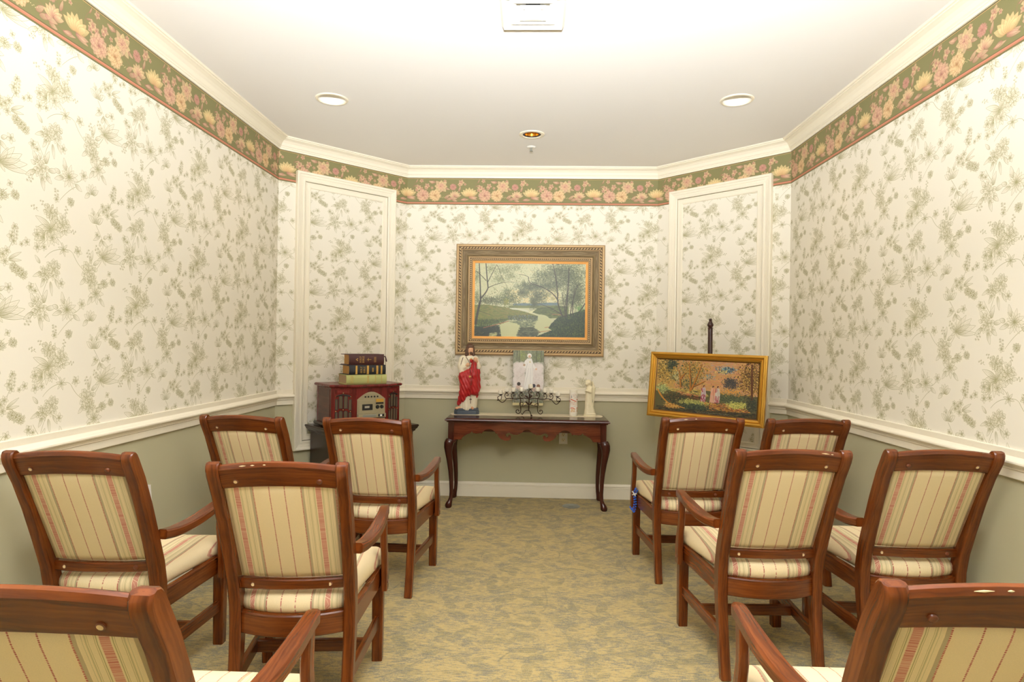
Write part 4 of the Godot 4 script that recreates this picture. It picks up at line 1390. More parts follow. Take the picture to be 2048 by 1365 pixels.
# chair: x right, y up, -z forward (towards the altar); z positive towards the viewer
func chair_meshes() -> void:
	var m: MB
	for s in [-1, 1]:
		m = MB.new()
		var ctrl := []
		var sz := []
		for q in [[0.0, 0.034], [0.08, 0.036], [0.16, 0.04], [0.24, 0.046], [0.32, 0.054], [0.40, 0.056], [0.48, 0.054], [0.58, 0.051], [0.70, 0.049], [0.80, 0.048], [0.868, 0.047], [0.884, 0.042], [0.894, 0.032], [0.899, 0.016]]:
			ctrl.append(Vector3(s * lerpf(0.180, 0.190, q[0] / 0.9), q[0], -post_z(q[0])))
			sz.append(Vector2(0.038, q[1]))
		# soften the knee of the leg
		for it in 2:
			var c2 := ctrl.duplicate()
			for i in range(1, 10):
				c2[i].z = (ctrl[i - 1].z + 2.0 * ctrl[i].z + ctrl[i + 1].z) / 4.0
			ctrl = c2
		bar(m, ctrl, sz, Vector3(1, 0, 0), 0.005, 0.3 * s)
		CM["rear_leg%d" % s] = m.mesh()
		# front leg
		m = MB.new()
		bar(m, [Vector3(s * 0.213, 0, -0.466), Vector3(s * 0.213, 0.19, -0.466), Vector3(s * 0.213, 0.375, -0.466)], [Vector2(0.04, 0.04), Vector2(0.043, 0.043), Vector2(0.045, 0.045)], Vector3(1, 0, 0), 0.004, 0.2 * s)
		CM["front_leg%d" % s] = m.mesh()
		# arm
		m = MB.new()
		var pts := smooth_path([Vector3(s * 0.206, 0.585, -0.03), Vector3(s * 0.216, 0.578, -0.09), Vector3(s * 0.230, 0.581, -0.17), Vector3(s * 0.238, 0.590, -0.26), Vector3(s * 0.239, 0.598, -0.35), Vector3(s * 0.2365, 0.602, -0.425), Vector3(s * 0.236, 0.601, -0.462)], 4)
		var az := []
		for i in pts.size():
			var t := float(i) / (pts.size() - 1)
			var w := 0.038 + 0.010 * sin(PI * minf(t * 1.3, 1.0))
			if t > 0.95:
				w *= 0.72
			elif t > 0.9:
				w *= 0.93
			az.append(Vector2(w, 0.034 if t < 0.95 else 0.03))
		bar(m, pts, az, Vector3(1, 0, 0), 0.006, 0.5 * s)
		CM["armrest%d" % s] = m.mesh()
		m = MB.new()
		pts = smooth_path([Vector3(s * 0.244, 0.298, -0.418), Vector3(s * 0.244, 0.37, -0.418), Vector3(s * 0.243, 0.43, -0.41), Vector3(s * 0.241, 0.50, -0.398), Vector3(s * 0.238, 0.586, -0.412)], 4)
		az = []
		for i in pts.size():
			var t := float(i) / (pts.size() - 1)
			az.append(Vector2(0.024, lerpf(0.05, 0.036, smoothstep(0.25, 0.6, t))))
		bar(m, pts, az, Vector3(1, 0, 0), 0.004, 0.1 * s)
		CM["arm_post%d" % s] = m.mesh()
		# side rail and stretcher
		m = MB.new()
		bar(m, [Vector3(s * 0.188, 0.342, -0.075), Vector3(s * 0.218, 0.342, -0.446)], Vector2(0.024, 0.07), Vector3(1, 0, 0), 0.003, 0.2 * s)
		CM["side_rail%d" % s] = m.mesh()
		m = MB.new()
		bar(m, [Vector3(s * 0.181, 0.158, -0.035), Vector3(s * 0.211, 0.158, -0.45)], Vector2(0.02, 0.046), Vector3(1, 0, 0), 0.003, 0.4 * s)
		CM["side_stretcher%d" % s] = m.mesh()
		# bolt on the arm post
		m = MB.new()
		tube(m, [Vector3(s * 0.255, 0.328, -0.418), Vector3(s * 0.258, 0.328, -0.418)], 0.0065, 10)
		CM["bolt%d" % s] = m.mesh()
	m = MB.new()
	bar(m, [Vector3(-0.19, 0.154, -0.27), Vector3(0.19, 0.154, -0.27)], Vector2(0.02, 0.044), Vector3(0, 0, 1), 0.003, 0.7)
	CM.cross_stretcher = m.mesh()
	m = MB.new()
	bar(m, [Vector3(-0.22, 0.342, -0.472), Vector3(0.22, 0.342, -0.472)], Vector2(0.024, 0.07), Vector3(0, 0, 1), 0.003, 0.15)
	CM.front_rail = m.mesh()
	# curved rails across the back
	for q in [["rear_rail", 0.342, 0.072, 0.028, -0.056, 0.048, 0.0], ["lower_back_rail", 0.472, 0.034, 0.028, -0.046, 0.022, 0.0], ["top_rail", 0.853, 0.082, 0.026, 0.128, 0.012, 0.012]]:
		m = MB.new()
		var pts := []
		var sz := []
		for i in 17:
			var t := i / 8.0 - 1.0
			var arch: float = (1.0 - t * t)
			pts.append(Vector3(t * 0.173, q[1] + q[6] * arch, q[4] + q[5] * arch))
			sz.append(Vector2(q[3], q[2] + (0.006 * arch if q[0] == "top_rail" else 0.0)))
		bar(m, pts, sz, Vector3(0, -0.475, 1).normalized() if q[0] == "top_rail" else Vector3(0, 0, 1), 0.009 if q[0] == "top_rail" else 0.004, q[1])
		CM[q[0]] = m.mesh()
	# upholstered back
	m = MB.new()
	var outl := []
	for i in 13:
		outl.append(Vector2(-0.172 + 0.344 * i / 12.0, -0.176))
	for i in range(1, 12):
		outl.append(Vector2(0.172, -0.176 + 0.374 * i / 12.0))
	for i in 13:
		outl.append(Vector2(0.172 - 0.344 * i / 12.0, 0.198))
	for i in range(1, 12):
		outl.append(Vector2(-0.172, 0.198 - 0.374 * i / 12.0))
	var lean := atan2(0.19, 0.40)
	var bx := Basis(Vector3(1, 0, 0), Vector3(0, cos(lean), sin(lean)), Vector3(0, -sin(lean), cos(lean)))
	var per := Vector2(1.0 / 0.245, 1.0 / 0.245)
	pad(m, outl, Vector2(0.0, 0.005), [Vector2(0.12, 0.001), Vector2(0.03, 0.001), Vector2(0.004, -0.001), Vector2(0, -0.006), Vector2(0, -0.024), Vector2(0.006, -0.034), Vector2(0.03, -0.042), Vector2(0.12, -0.05)], Transform3D(bx, Vector3(0, 0.652, 0.036)), per, func(q: Vector2) -> Vector3: return Vector3(0, 0, 0.012 * (1.0 - pow(q.x / 0.172, 2.0))))
	shift_uv(m, Vector2(0.54, 0.0))
	CM.back_cushion = m.mesh()
	# seat cushion
	m = MB.new()
	outl = []
	for i in 15:
		var t := i / 7.0 - 1.0
		outl.append(Vector2(t * 0.166, -0.056 + 0.044 * (1.0 - t * t)))
	outl.append(Vector2(0.170, -0.066))
	for i in range(1, 8):
		outl.append(Vector2(lerpf(0.172, 0.224, i / 8.0), lerpf(-0.1, -0.47, i / 8.0)))
	outl.append_array([Vector2(0.227, -0.478), Vector2(0.225, -0.496), Vector2(0.212, -0.508)])
	for i in range(1, 12):
		outl.append(Vector2(0.212 - 0.424 * i / 12.0, -0.508 - 0.006 * sin(PI * i / 12.0)))
	outl.append_array([Vector2(-0.212, -0.508), Vector2(-0.225, -0.496), Vector2(-0.227, -0.478)])
	for i in range(1, 8):
		outl.append(Vector2(-lerpf(0.224, 0.172, i / 8.0), lerpf(-0.47, -0.1, i / 8.0)))
	outl.append(Vector2(-0.170, -0.066))
	var lay := [Vector2(0.05, 0.374), Vector2(0.008, 0.376), Vector2(0.0, 0.386), Vector2(-0.004, 0.4), Vector2(-0.002, 0.416), Vector2(0.006, 0.43), Vector2(0.02, 0.44), Vector2(0.06, 0.448), Vector2(0.14, 0.453)]
	pad(m, outl, Vector2(0, -0.28), lay, Transform3D(Basis(Vector3(1, 0, 0), Vector3(0, 0, 1), Vector3(0, 1, 0)), Vector3.ZERO), per, func(_q: Vector2) -> Vector3: return Vector3.ZERO)
	shift_uv(m, Vector2(0.54, 0.0))
	CM.seat_cushion = m.mesh()
	# screw holes and plugs
	m = MB.new()
	tube(m, [Vector3(0, 0, -0.004), Vector3(0, 0, 0.0005)], 0.0074, 14)
	CM.hole = m.mesh()
	m = MB.new()
	tube(m, [Vector3(-0.001, -0.0012, -0.004), Vector3(-0.001, -0.0012, 0.0009)], 0.0054, 12)
	CM.bare = m.mesh()
	m = MB.new()
	tube(m, [Vector3(0, 0, -0.004), Vector3(0, 0, 0.002), Vector3(0, 0, 0.0035), Vector3(0, 0, 0.0042)], [0.008, 0.008, 0.006, 0.003], 14)
	CM.plug = m.mesh()

func shift_uv(m: MB, d: Vector2) -> void:
	for i in m.uv.size():
		m.uv[i] += d

func chair(at: Vector3, turn: float, label: String, plugs: Array) -> Node3D:
	var t := thing("armchair", label, "chair", at, turn, "striped chapel armchairs")
	for s in [-1, 1]:
		for k in ["rear_leg", "front_leg", "armrest", "arm_post", "side_rail", "side_stretcher"]:
			part(t, k, CM["%s%d" % [k, s]], M.chair)
		part(t, "bolt", CM["bolt%d" % s], M.plug)
	for k in ["cross_stretcher", "front_rail", "rear_rail", "lower_back_rail", "top_rail"]:
		part(t, k, CM[k], M.chair)
	part(t, "back_cushion", CM.back_cushion, M.fabric)
	part(t, "seat_cushion", CM.seat_cushion, M.fabric)
	for k in 4:
		var x: float = [-0.125, 0.122, -0.125, 0.122][k]
		var y: float = [0.842, 0.842, 0.472, 0.472][k]
		var sh := 1.0 - pow(x / 0.173, 2.0)
		var z: float = (0.122 + 0.012 * sh + 0.0146) if k < 2 else (-0.046 + 0.022 * sh + 0.0138)
		var h := part(t, "screw_plug" if plugs[k] else "screw_hole", CM.plug if plugs[k] else CM.hole, M.plug)
		if not plugs[k]:
			part(h, "bare_wood", CM.bare, M.raw)
		h.position = Vector3(x, y, z)
		if k < 2:
			h.rotation.x = 0.44
	return t

# a spot of bare wood on the upper edge of the top rail, x and length along the rail
func chip(t: Node3D, x: float, l: float) -> void:
	var m := MB.new()
	var pts := []
	for i in 5:
		var xx := x + l * (i / 4.0 - 0.5)
		var ar := 1.0 - pow(xx / 0.173, 2.0)
		var hh := (0.082 + 0.006 * ar) * 0.5 - 0.0045
		pts.append(Vector3(xx, 0.853 + 0.012 * ar - 0.43 * 0.0085 + 0.903 * hh, 0.128 + 0.012 * ar + 0.903 * 0.0085 + 0.43 * hh))
	tube(m, pts, [0.0006, 0.0016, 0.0022, 0.0014, 0.0005], 6)
	part(t, "chip", m.mesh(), M.raw, "chipped varnish showing bare wood")

func build_chairs() -> void:
	chair_meshes()
	var c: Node3D
	# centre of the rear feet of each chair and its turn
	c = chair(Vector3(-0.767, 0, -2.011), deg_to_rad(5.0), "striped armchair left of the aisle, second row, with chipped top rail", [false, true, false, false])
	chip(c, -0.1, 0.02)
	chip(c, -0.07, 0.012)
	chip(c, -0.035, 0.008)
	chair(Vector3(-1.480, 0, -2.116), deg_to_rad(2.0), "striped armchair by the left wall with a white card at its back", [false, true, false, true])
	chair(Vector3(-0.771, 0, -3.104), deg_to_rad(-2.0), "striped armchair in front of the dark cabinet and record player", [false, true, true, true])
	chair(Vector3(-1.367, 0, -3.110), deg_to_rad(-5.0), "striped armchair in the front row against the left green wall", [false, false, false, false])
	chair(Vector3(-0.753, 0, -1.055), deg_to_rad(0.0), "nearest striped armchair, cut off at the lower left corner", [false, false, false, false])
	c = chair(Vector3(0.874, 0, -3.374), deg_to_rad(1.5), "striped armchair with blue beads hanging on its arm post", [false, false, true, true])
	chip(c, -0.09, 0.02)
	chip(c, -0.04, 0.01)
	chair(Vector3(1.412, 0, -3.392), deg_to_rad(1.5), "striped armchair in the front row beside the right wall", [false, false, false, false])
	c = chair(Vector3(0.935, 0, -2.426), deg_to_rad(2.5), "striped armchair right of the aisle, second row, full back visible", [false, false, false, false])
	chip(c, 0.11, 0.03)
	chip(c, 0.135, 0.01)
	chair(Vector3(1.507, 0, -2.482), deg_to_rad(0.0), "striped armchair by the right wall with one raised screw plug", [true, false, false, true])
	c = chair(Vector3(0.770, 0, -1.165), deg_to_rad(0.0), "nearest striped armchair, cut off at the lower right corner", [true, true, false, false])
	chip(c, -0.06, 0.03)
	chip(c, -0.02, 0.01)

# ------------------------------------------------------------------ console table
func build_table() -> void:
	var at := Vector3(-0.024, 0, -4.955)
	var t := thing("console_table", "dark mahogany console table with scalloped apron and cabriole legs", "table", at)
	var m := MB.new()
	# top with ogee edge
	var hw := 0.628
	var hd := 0.195
	var rows := [[-0.016, 0.656], [-0.016, 0.662], [-0.006, 0.666], [0.0, 0.672], [-0.002, 0.678], [-0.012, 0.684], [-0.016, 0.689]]
	for k in rows.size() - 1:
		var A: Array = rows[k]
		var B: Array = rows[k + 1]
		var c := [Vector2(-1, -1), Vector2(1, -1), Vector2(1, 1), Vector2(-1, 1)]
		for i in 4:
			var p: Vector2 = c[i]
			var q: Vector2 = c[(i + 1) % 4]
			m.quad(Vector3(p.x * (hw + A[0]), A[1], p.y * (hd + A[0])), Vector3(q.x * (hw + A[0]), A[1], q.y * (hd + A[0])), Vector3(q.x * (hw + B[0]), B[1], q.y * (hd + B[0])), Vector3(p.x * (hw + B[0]), B[1], p.y * (hd + B[0])), Vector2(k * 0.01, p.x), Vector2(k * 0.01, q.x), Vector2(k * 0.01 + 0.01, q.x), Vector2(k * 0.01 + 0.01, p.x))
	for y in [0.656, 0.689]:
		var w2 := hw - 0.016
		var d2 := hd - 0.016
		m.quad(Vector3(-w2, y, -d2), Vector3(w2, y, -d2), Vector3(w2, y, d2), Vector3(-w2, y, d2), Vector2(-d2, -w2), Vector2(-d2, w2), Vector2(d2, w2), Vector2(d2, -w2)) if y < 0.67 else m.quad(Vector3(-w2, y, d2), Vector3(w2, y, d2), Vector3(w2, y, -d2), Vector3(-w2, y, -d2), Vector2(d2, -w2), Vector2(d2, w2), Vector2(-d2, w2), Vector2(-d2, -w2))
	part(t, "top", m.mesh(), M.tabletop)
	# scalloped front apron, half profile from the study picture
	var half := [[238, 417], [320, 415], [332, 394], [352, 376], [380, 360], [412, 346], [428, 330], [440, 344], [470, 350], [505, 346], [520, 343], [528, 352], [545, 330], [566, 312], [592, 303], [622, 303], [648, 316], [668, 334], [680, 352], [690, 342], [694, 362], [706, 382], [730, 402], [762, 416], [796, 417], [820, 410], [832, 392], [830, 372], [818, 362], [804, 366], [808, 376], [796, 380], [780, 372], [778, 354], [790, 340], [812, 336], [834, 345], [856, 354], [892, 355], [922, 345], [948, 330], [962, 312], [980, 303], [995, 301]]
	var k2 := 4.79 / 1258.0 / 5.12
	var pg := PackedVector2Array()
	for q in half:
		pg.append(Vector2((q[0] - 995.0) * k2, 0.66 - (q[1] - 228.0) * k2))
	for i in range(half.size() - 2, -1, -1):
		pg.append(Vector2(-(half[i][0] - 995.0) * k2, 0.66 - (half[i][1] - 228.0) * k2))
	pg.append(Vector2(pg[pg.size() - 1].x, 0.657))
	pg.append(Vector2(pg[0].x, 0.657))
	m = MB.new()
	slab(m, pg, 0.142, 0.16, 0.0015, Transform3D.IDENTITY)
	for i in m.uv.size():
		m.uv[i] = Vector2(m.uv[i].y, m.uv[i].x)
	part(t, "scalloped_apron", m.mesh(), M.table)
	for s in [-1, 1]:
		m = MB.new()
		bar(m, [Vector3(s * 0.578, 0.60, -0.15), Vector3(s * 0.578, 0.60, 0.15)], Vector2(0.02, 0.115), Vector3(1, 0, 0), 0.002)
		part(t, "side_apron", m.mesh(), M.table)
	m = MB.new()
	bar(m, [Vector3(-0.56, 0.60, -0.155), Vector3(0.56, 0.60, -0.155)], Vector2(0.02, 0.115), Vector3(0, 0, 1), 0.002)
	part(t, "rear_apron", m.mesh(), M.table)
	# cabriole legs
	for sx in [-1, 1]:
		for sz in [-1, 1]:
			m = MB.new()
			box(m, Vector3(sx * 0.58 - 0.022, 0.512, sz * 0.15 - 0.022), Vector3(sx * 0.58 + 0.022, 0.656, sz * 0.15 + 0.022), 0.003)
			var pts := []
			var rad := []
			# y, outward shift, radius
			for q in [[0.52, 0.006, 0.03], [0.505, 0.012, 0.036], [0.488, 0.018, 0.037], [0.46, 0.022, 0.033], [0.42, 0.019, 0.027], [0.36, 0.010, 0.0225], [0.28, 0.0, 0.019], [0.20, -0.006, 0.0165], [0.12, -0.008, 0.0145], [0.075, -0.005, 0.0145], [0.05, 0.002, 0.018], [0.032, 0.010, 0.024], [0.016, 0.014, 0.027], [0.006, 0.014, 0.025], [0.0, 0.013, 0.021]]:
				pts.append(Vector3(sx * (0.58 + q[1] * 0.9), q[0], sz * 0.15 + (q[1] * 0.5 if sz > 0 else -q[1] * 0.2)))
				rad.append(q[2])
			tube(m, pts, rad, 16)
			# carved knee wing towards the apron
			tube(m, [Vector3(sx * 0.585, 0.503, sz * 0.15), Vector3(sx * 0.562, 0.508, sz * 0.152), Vector3(sx * 0.54, 0.514, sz * 0.152)], [0.03, 0.018, 0.004], 12)
			part(t, "cabriole_leg", m.mesh(), M.tabletop)

# ------------------------------------------------------------------ things on the table
func build_table_things() -> void:
	var m: MB
	var ty := 0.689
	# lace runner with scalloped ends, lying on the rear half of the table
	m = MB.new()
	var pg := PackedVector2Array()
	var n := 26
	for i in n + 1:
		var x := lerpf(-0.60, 0.575, float(i) / n)
		pg.append(Vector2(x, -0.012 + 0.004 * (i % 2)))
	pg.append(Vector2(0.595, -0.06))
	pg.append(Vector2(0.60, -0.11))
	for i in n + 1:
		var x := lerpf(0.57, -0.595, float(i) / n)
		pg.append(Vector2(x, -0.165 - 0.004 * (i % 2)))
	pg.append(Vector2(-0.618, -0.11))
	pg.append(Vector2(-0.622, -0.06))
	for i in pg.size():
		pg[i].y = -pg[i].y
	slab(m, pg, 0.0, 0.0025, 0.0, Transform3D(Basis(Vector3(1, 0, 0), Vector3(0, 0, -1), Vector3(0, 1, 0)), Vector3(0, ty, 0)))
	var run := part(self, "table_runner", m.mesh(), M.lace)
	run.position = Vector3(-0.02, 0, -4.965)
	meta(run, "cream lace runner laid along the console table top", "runner")
	build_saint(Vector3(-0.512, ty + 0.0025, -5.035))
	build_angel(Vector3(0.472, ty + 0.0025, -5.03))
	build_candelabra(Vector3(-0.012, ty + 0.0025, -4.99))
	# printed pillar candle
	var t := thing("pillar_candle", "tall white pillar candle with orange printed pictures beside the angel", "candle", Vector3(0.342, ty + 0.0025, -5.035))
	m = MB.new()
	lathe(m, [Vector2(0, 0), Vector2(0.030, 0), Vector2(0.0325, 0.004), Vector2(0.0325, 0.024)], 28)
	lathe(m, [Vector2(0.0325, 0.188), Vector2(0.0325, 0.205), Vector2(0.030, 0.21), Vector2(0.02, 0.205), Vector2(0, 0.203)], 28)
	lathe(m, [Vector2(0.032, 0.02), Vector2(0.032, 0.19)], 28)
	part(t, "wax_body", m.mesh(), M.wax)
	m = MB.new()
	for j in 28:
		var a0 := TAU * j / 28
		var a1 := TAU * (j + 1) / 28
		var r := 0.0327
		m.quad(Vector3(sin(a0) * r, 0.024, cos(a0) * r), Vector3(sin(a1) * r, 0.024, cos(a1) * r), Vector3(sin(a1) * r, 0.188, cos(a1) * r), Vector3(sin(a0) * r, 0.188, cos(a0) * r), Vector2(2.0 * j / 28 - 0.25, 0.93), Vector2(2.0 * (j + 1) / 28 - 0.25, 0.93), Vector2(2.0 * (j + 1) / 28 - 0.25, 0.08), Vector2(2.0 * j / 28 - 0.25, 0.08), 0)
	part(t, "printed_wrap", m.mesh(), mat(Color.WHITE, 0.5, 0, tex(candle_image())))
	# devotional print standing against the wall
	t = thing("devotional_print", "small canvas print of a white robed figure in clouds", "picture", Vector3(-0.022, 0.984, -5.1))
	t.rotation.x = -0.015
	m = MB.new()
	box(m, Vector3(-0.125, -0.224, -0.014), Vector3(0.125, 0.224, 0.0), 0.001)
	part(t, "canvas_body", m.mesh(), M.slate)
	m = MB.new()
	box(m, Vector3(-0.02, 0.0, -0.072), Vector3(0.02, 0.03, -0.014))
	part(t, "hanging_block", m.mesh(), M.easel)
	m = MB.new()
	m.quad(Vector3(-0.124, -0.223, 0.0006), Vector3(0.124, -0.223, 0.0006), Vector3(0.124, 0.223, 0.0006), Vector3(-0.124, 0.223, 0.0006), Vector2(0, 1), Vector2(1, 1), Vector2(1, 0), Vector2(0, 0))
	part(t, "print", fix_facing(m, Vector3(0, 0, 1)), mat(Color.WHITE, 0.45, 0, tex(devotional_image())))

func build_saint(at: Vector3) -> void:
	var t := thing("saint_statue", "painted robed statue with red mantle and raised hand on the table", "statue", at, 0.12)
	var m := MB.new()
	var oc := PackedVector2Array([Vector2(-0.1, 0.03), Vector2(-0.075, 0.06), Vector2(0.0, 0.068), Vector2(0.075, 0.06), Vector2(0.1, 0.03), Vector2(0.1, -0.03), Vector2(0.075, -0.055), Vector2(-0.075, -0.055), Vector2(-0.1, -0.03)])
	var fl := Basis(Vector3(1, 0, 0), Vector3(0, 0, -1), Vector3(0, 1, 0))
	var sm := PackedVector2Array()
	for q in oc:
		sm.append(q * Vector2(0.94, 0.9))
	slab(m, oc, 0.0, 0.03, 0.004, Transform3D(fl, Vector3.ZERO))
	slab(m, sm, 0.03, 0.048, 0.004, Transform3D(fl, Vector3.ZERO))
	part(t, "plinth", m.mesh(), M.slate)
	# s = metres per study pixel (745 x 1365 study); x from 400, y up from 1150
	var s := 0.000485
	var p := func(x: float, y: float, z: float) -> Vector3: return Vector3((x - 372.0) * s, 0.046 + (1150.0 - y) * s, z)
	var folds := func(q: Vector3) -> float: return 0.0022 * sin(q.x * 330.0 + q.y * 22.0) * smoothstep(0.36, 0.12, q.y)
	var robe := [[p.call(370, 1130, 0.0), p.call(390, 900, 0.004), 0.056, 0.046], [p.call(470, 1130, 0.0), p.call(480, 900, 0.0), 0.034, 0.036], [p.call(290, 1135, 0.01), p.call(360, 980, 0.008), 0.022, 0.036], [p.call(390, 900, 0.0), p.call(400, 600, 0.0), 0.05, 0.054], [p.call(480, 900, 0.0), p.call(470, 600, 0.0), 0.036, 0.044], [p.call(400, 600, 0.0), p.call(400, 380, 0.0), 0.054, 0.05], [p.call(330, 340, 0.0), p.call(490, 340, 0.0), 0.034, 0.032], [p.call(410, 340, 0.0), p.call(415, 270, 0.004), 0.036, 0.024],
		[p.call(300, 345, 0.004), p.call(275, 450, 0.012), 0.03, 0.03], [p.call(275, 450, 0.012), p.call(290, 545, 0.03), 0.03, 0.026], [p.call(290, 500, 0.03), p.call(350, 455, 0.056), 0.022, 0.014], [p.call(520, 360, 0.0), p.call(560, 460, 0.016), 0.024, 0.02], [p.call(556, 470, 0.016), p.call(545, 390, 0.036), 0.018, 0.014]]
	part(t, "robe", nets(func(q: Vector3) -> float: return caps(q, robe, 0.012) + folds.call(q), Vector3(-0.13, 0.03, -0.09), Vector3(0.13, 0.47, 0.1), 0.0055).mesh(), M.robe)
	var mantle := [[p.call(480, 375, 0.034), p.call(470, 600, 0.05), 0.02, 0.034], [p.call(470, 600, 0.046), p.call(500, 860, 0.04), 0.034, 0.036], [p.call(540, 520, 0.01), p.call(545, 820, 0.015), 0.022, 0.026], [p.call(545, 820, 0.02), p.call(540, 960, 0.02), 0.018, 0.008], [p.call(470, 500, 0.046), p.call(300, 610, 0.046), 0.022, 0.03], [p.call(300, 610, 0.04), p.call(320, 720, 0.04), 0.034, 0.038], [p.call(390, 640, 0.05), p.call(380, 800, 0.05), 0.034, 0.036], [p.call(340, 720, 0.044), p.call(310, 900, 0.044), 0.038, 0.034], [p.call(310, 900, 0.04), p.call(235, 1075, 0.034), 0.032, 0.014], [p.call(370, 800, 0.05), p.call(300, 1000, 0.046), 0.034, 0.02], [p.call(430, 700, 0.052), p.call(400, 900, 0.046), 0.032, 0.024], [p.call(300, 600, 0.0), p.call(310, 830, 0.0), 0.03, 0.028]]
	part(t, "mantle", nets(func(q: Vector3) -> float: return caps(q, mantle, 0.008) + 0.0024 * sin(q.x * 260.0 + q.y * 120.0), Vector3(-0.13, 0.06, -0.06), Vector3(0.13, 0.46, 0.11), 0.0055).mesh(), M.red)
	var skin_parts := [["head", [[p.call(420, 205, 0.012), p.call(422, 174, 0.012), 0.025, 0.026], [p.call(424, 225, 0.02), p.call(424, 240, 0.02), 0.018, 0.012], [p.call(415, 290, 0.008), p.call(418, 230, 0.01), 0.018, 0.018], [p.call(428, 190, 0.037), p.call(430, 208, 0.041), 0.004, 0.006]], Vector3(-0.05, 0.44, -0.04), Vector3(0.08, 0.57, 0.07)],
		["raised_hand", [[p.call(540, 390, 0.036), p.call(500, 350, 0.05), 0.012, 0.013], [p.call(505, 352, 0.05), p.call(480, 315, 0.052), 0.005, 0.004], [p.call(512, 350, 0.052), p.call(495, 312, 0.054), 0.005, 0.004], [p.call(520, 350, 0.052), p.call(512, 314, 0.054), 0.005, 0.004], [p.call(528, 356, 0.05), p.call(527, 324, 0.052), 0.0045, 0.004], [p.call(496, 360, 0.052), p.call(472, 345, 0.056), 0.005, 0.004]], Vector3(0.03, 0.38, 0.0), Vector3(0.11, 0.47, 0.085)],
		["chest_hand", [[p.call(345, 458, 0.056), p.call(372, 430, 0.062), 0.012, 0.011], [p.call(372, 432, 0.062), p.call(385, 400, 0.062), 0.005, 0.004], [p.call(378, 436, 0.062), p.call(398, 408, 0.062), 0.005, 0.004], [p.call(382, 442, 0.062), p.call(408, 420, 0.062), 0.005, 0.004], [p.call(384, 450, 0.062), p.call(410, 434, 0.062), 0.0045, 0.004], [p.call(362, 428, 0.064), p.call(368, 402, 0.066), 0.005, 0.004]], Vector3(-0.04, 0.36, 0.03), Vector3(0.04, 0.43, 0.085)],
		["foot", [[p.call(250, 1140, 0.03), p.call(200, 1142, 0.045), 0.014, 0.01]], Vector3(-0.12, 0.03, 0.0), Vector3(-0.03, 0.075, 0.075)],
		["foot", [[p.call(450, 1140, 0.03), p.call(470, 1142, 0.052), 0.014, 0.01]], Vector3(0.01, 0.03, 0.0), Vector3(0.08, 0.075, 0.08)]]
	for sp in skin_parts:
		var list: Array = sp[1]
		part(t, sp[0], nets(func(q: Vector3) -> float: return caps(q, list, 0.004), sp[2], sp[3], 0.0034).mesh(), M.skin)
	for x in [410.0, 440.0]:
		m = MB.new()
		lathe(m, [Vector2(0, -0.0022), Vector2(0.0028, 0), Vector2(0, 0.0022)], 8, p.call(x, 182, 0.0365))
		part(t, "eye", m.mesh(), M.black)
	var hair := [[p.call(416, 140, 0.002), p.call(405, 200, -0.014), 0.032, 0.034], [p.call(386, 160, 0.014), p.call(360, 280, 0.012), 0.018, 0.017], [p.call(458, 160, 0.014), p.call(470, 265, 0.014), 0.014, 0.014], [p.call(400, 200, -0.016), p.call(390, 295, -0.014), 0.03, 0.026], [p.call(400, 128, 0.022), p.call(440, 132, 0.022), 0.016, 0.014], [p.call(428, 236, 0.036), p.call(430, 254, 0.034), 0.011, 0.007], [p.call(412, 222, 0.038), p.call(446, 222, 0.037), 0.004, 0.004]]
	part(t, "hair", nets(func(q: Vector3) -> float: return caps(q, hair, 0.006) + 0.0012 * sin(q.y * 420.0), Vector3(-0.09, 0.42, -0.07), Vector3(0.09, 0.6, 0.07), 0.0045).mesh(), M.hair)
	# heart emblem, medal and bead strands
	m = MB.new()
	tube(m, [p.call(430, 395, 0.056), p.call(432, 360, 0.064), p.call(432, 335, 0.06)], [0.004, 0.014, 0.005], 10)
	part(t, "heart", m.mesh(), M.red)
	m = MB.new()
	tube(m, [p.call(430, 338, 0.056), p.call(430, 322, 0.056)], [0.014, 0.004], 10)
	tube(m, [p.call(415, 618, 0.086), p.call(415, 618, 0.09)], 0.009, 12)
	part(t, "gilding", m.mesh(), M.gilt)
	m = MB.new()
	for strand in [[[350, 300, 0.046], [400, 380, 0.06], [418, 470, 0.066], [418, 600, 0.088], [425, 800, 0.09], [432, 980, 0.07]], [[478, 330, 0.05], [470, 450, 0.072], [450, 620, 0.088], [436, 760, 0.09]], [[300, 310, 0.032], [270, 400, 0.04], [258, 500, 0.04], [265, 545, 0.044]]]:
		var ctrl := []
		for q in strand:
			ctrl.append(p.call(q[0], q[1], q[2]))
		var pts := smooth_path(ctrl, 7)
		for i in range(0, pts.size() - 1):
			tube(m, [pts[i], pts[i] + Vector3(0, -0.001, 0.002), pts[i] + Vector3(0, -0.0052, 0.001)], [0.0018, 0.0032, 0.0016], 6)
	box(m, p.call(427, 1060, 0.068), p.call(437, 975, 0.072))
	box(m, p.call(414, 1000, 0.068), p.call(450, 985, 0.072))
	part(t, "rosary", m.mesh(), M.hair)

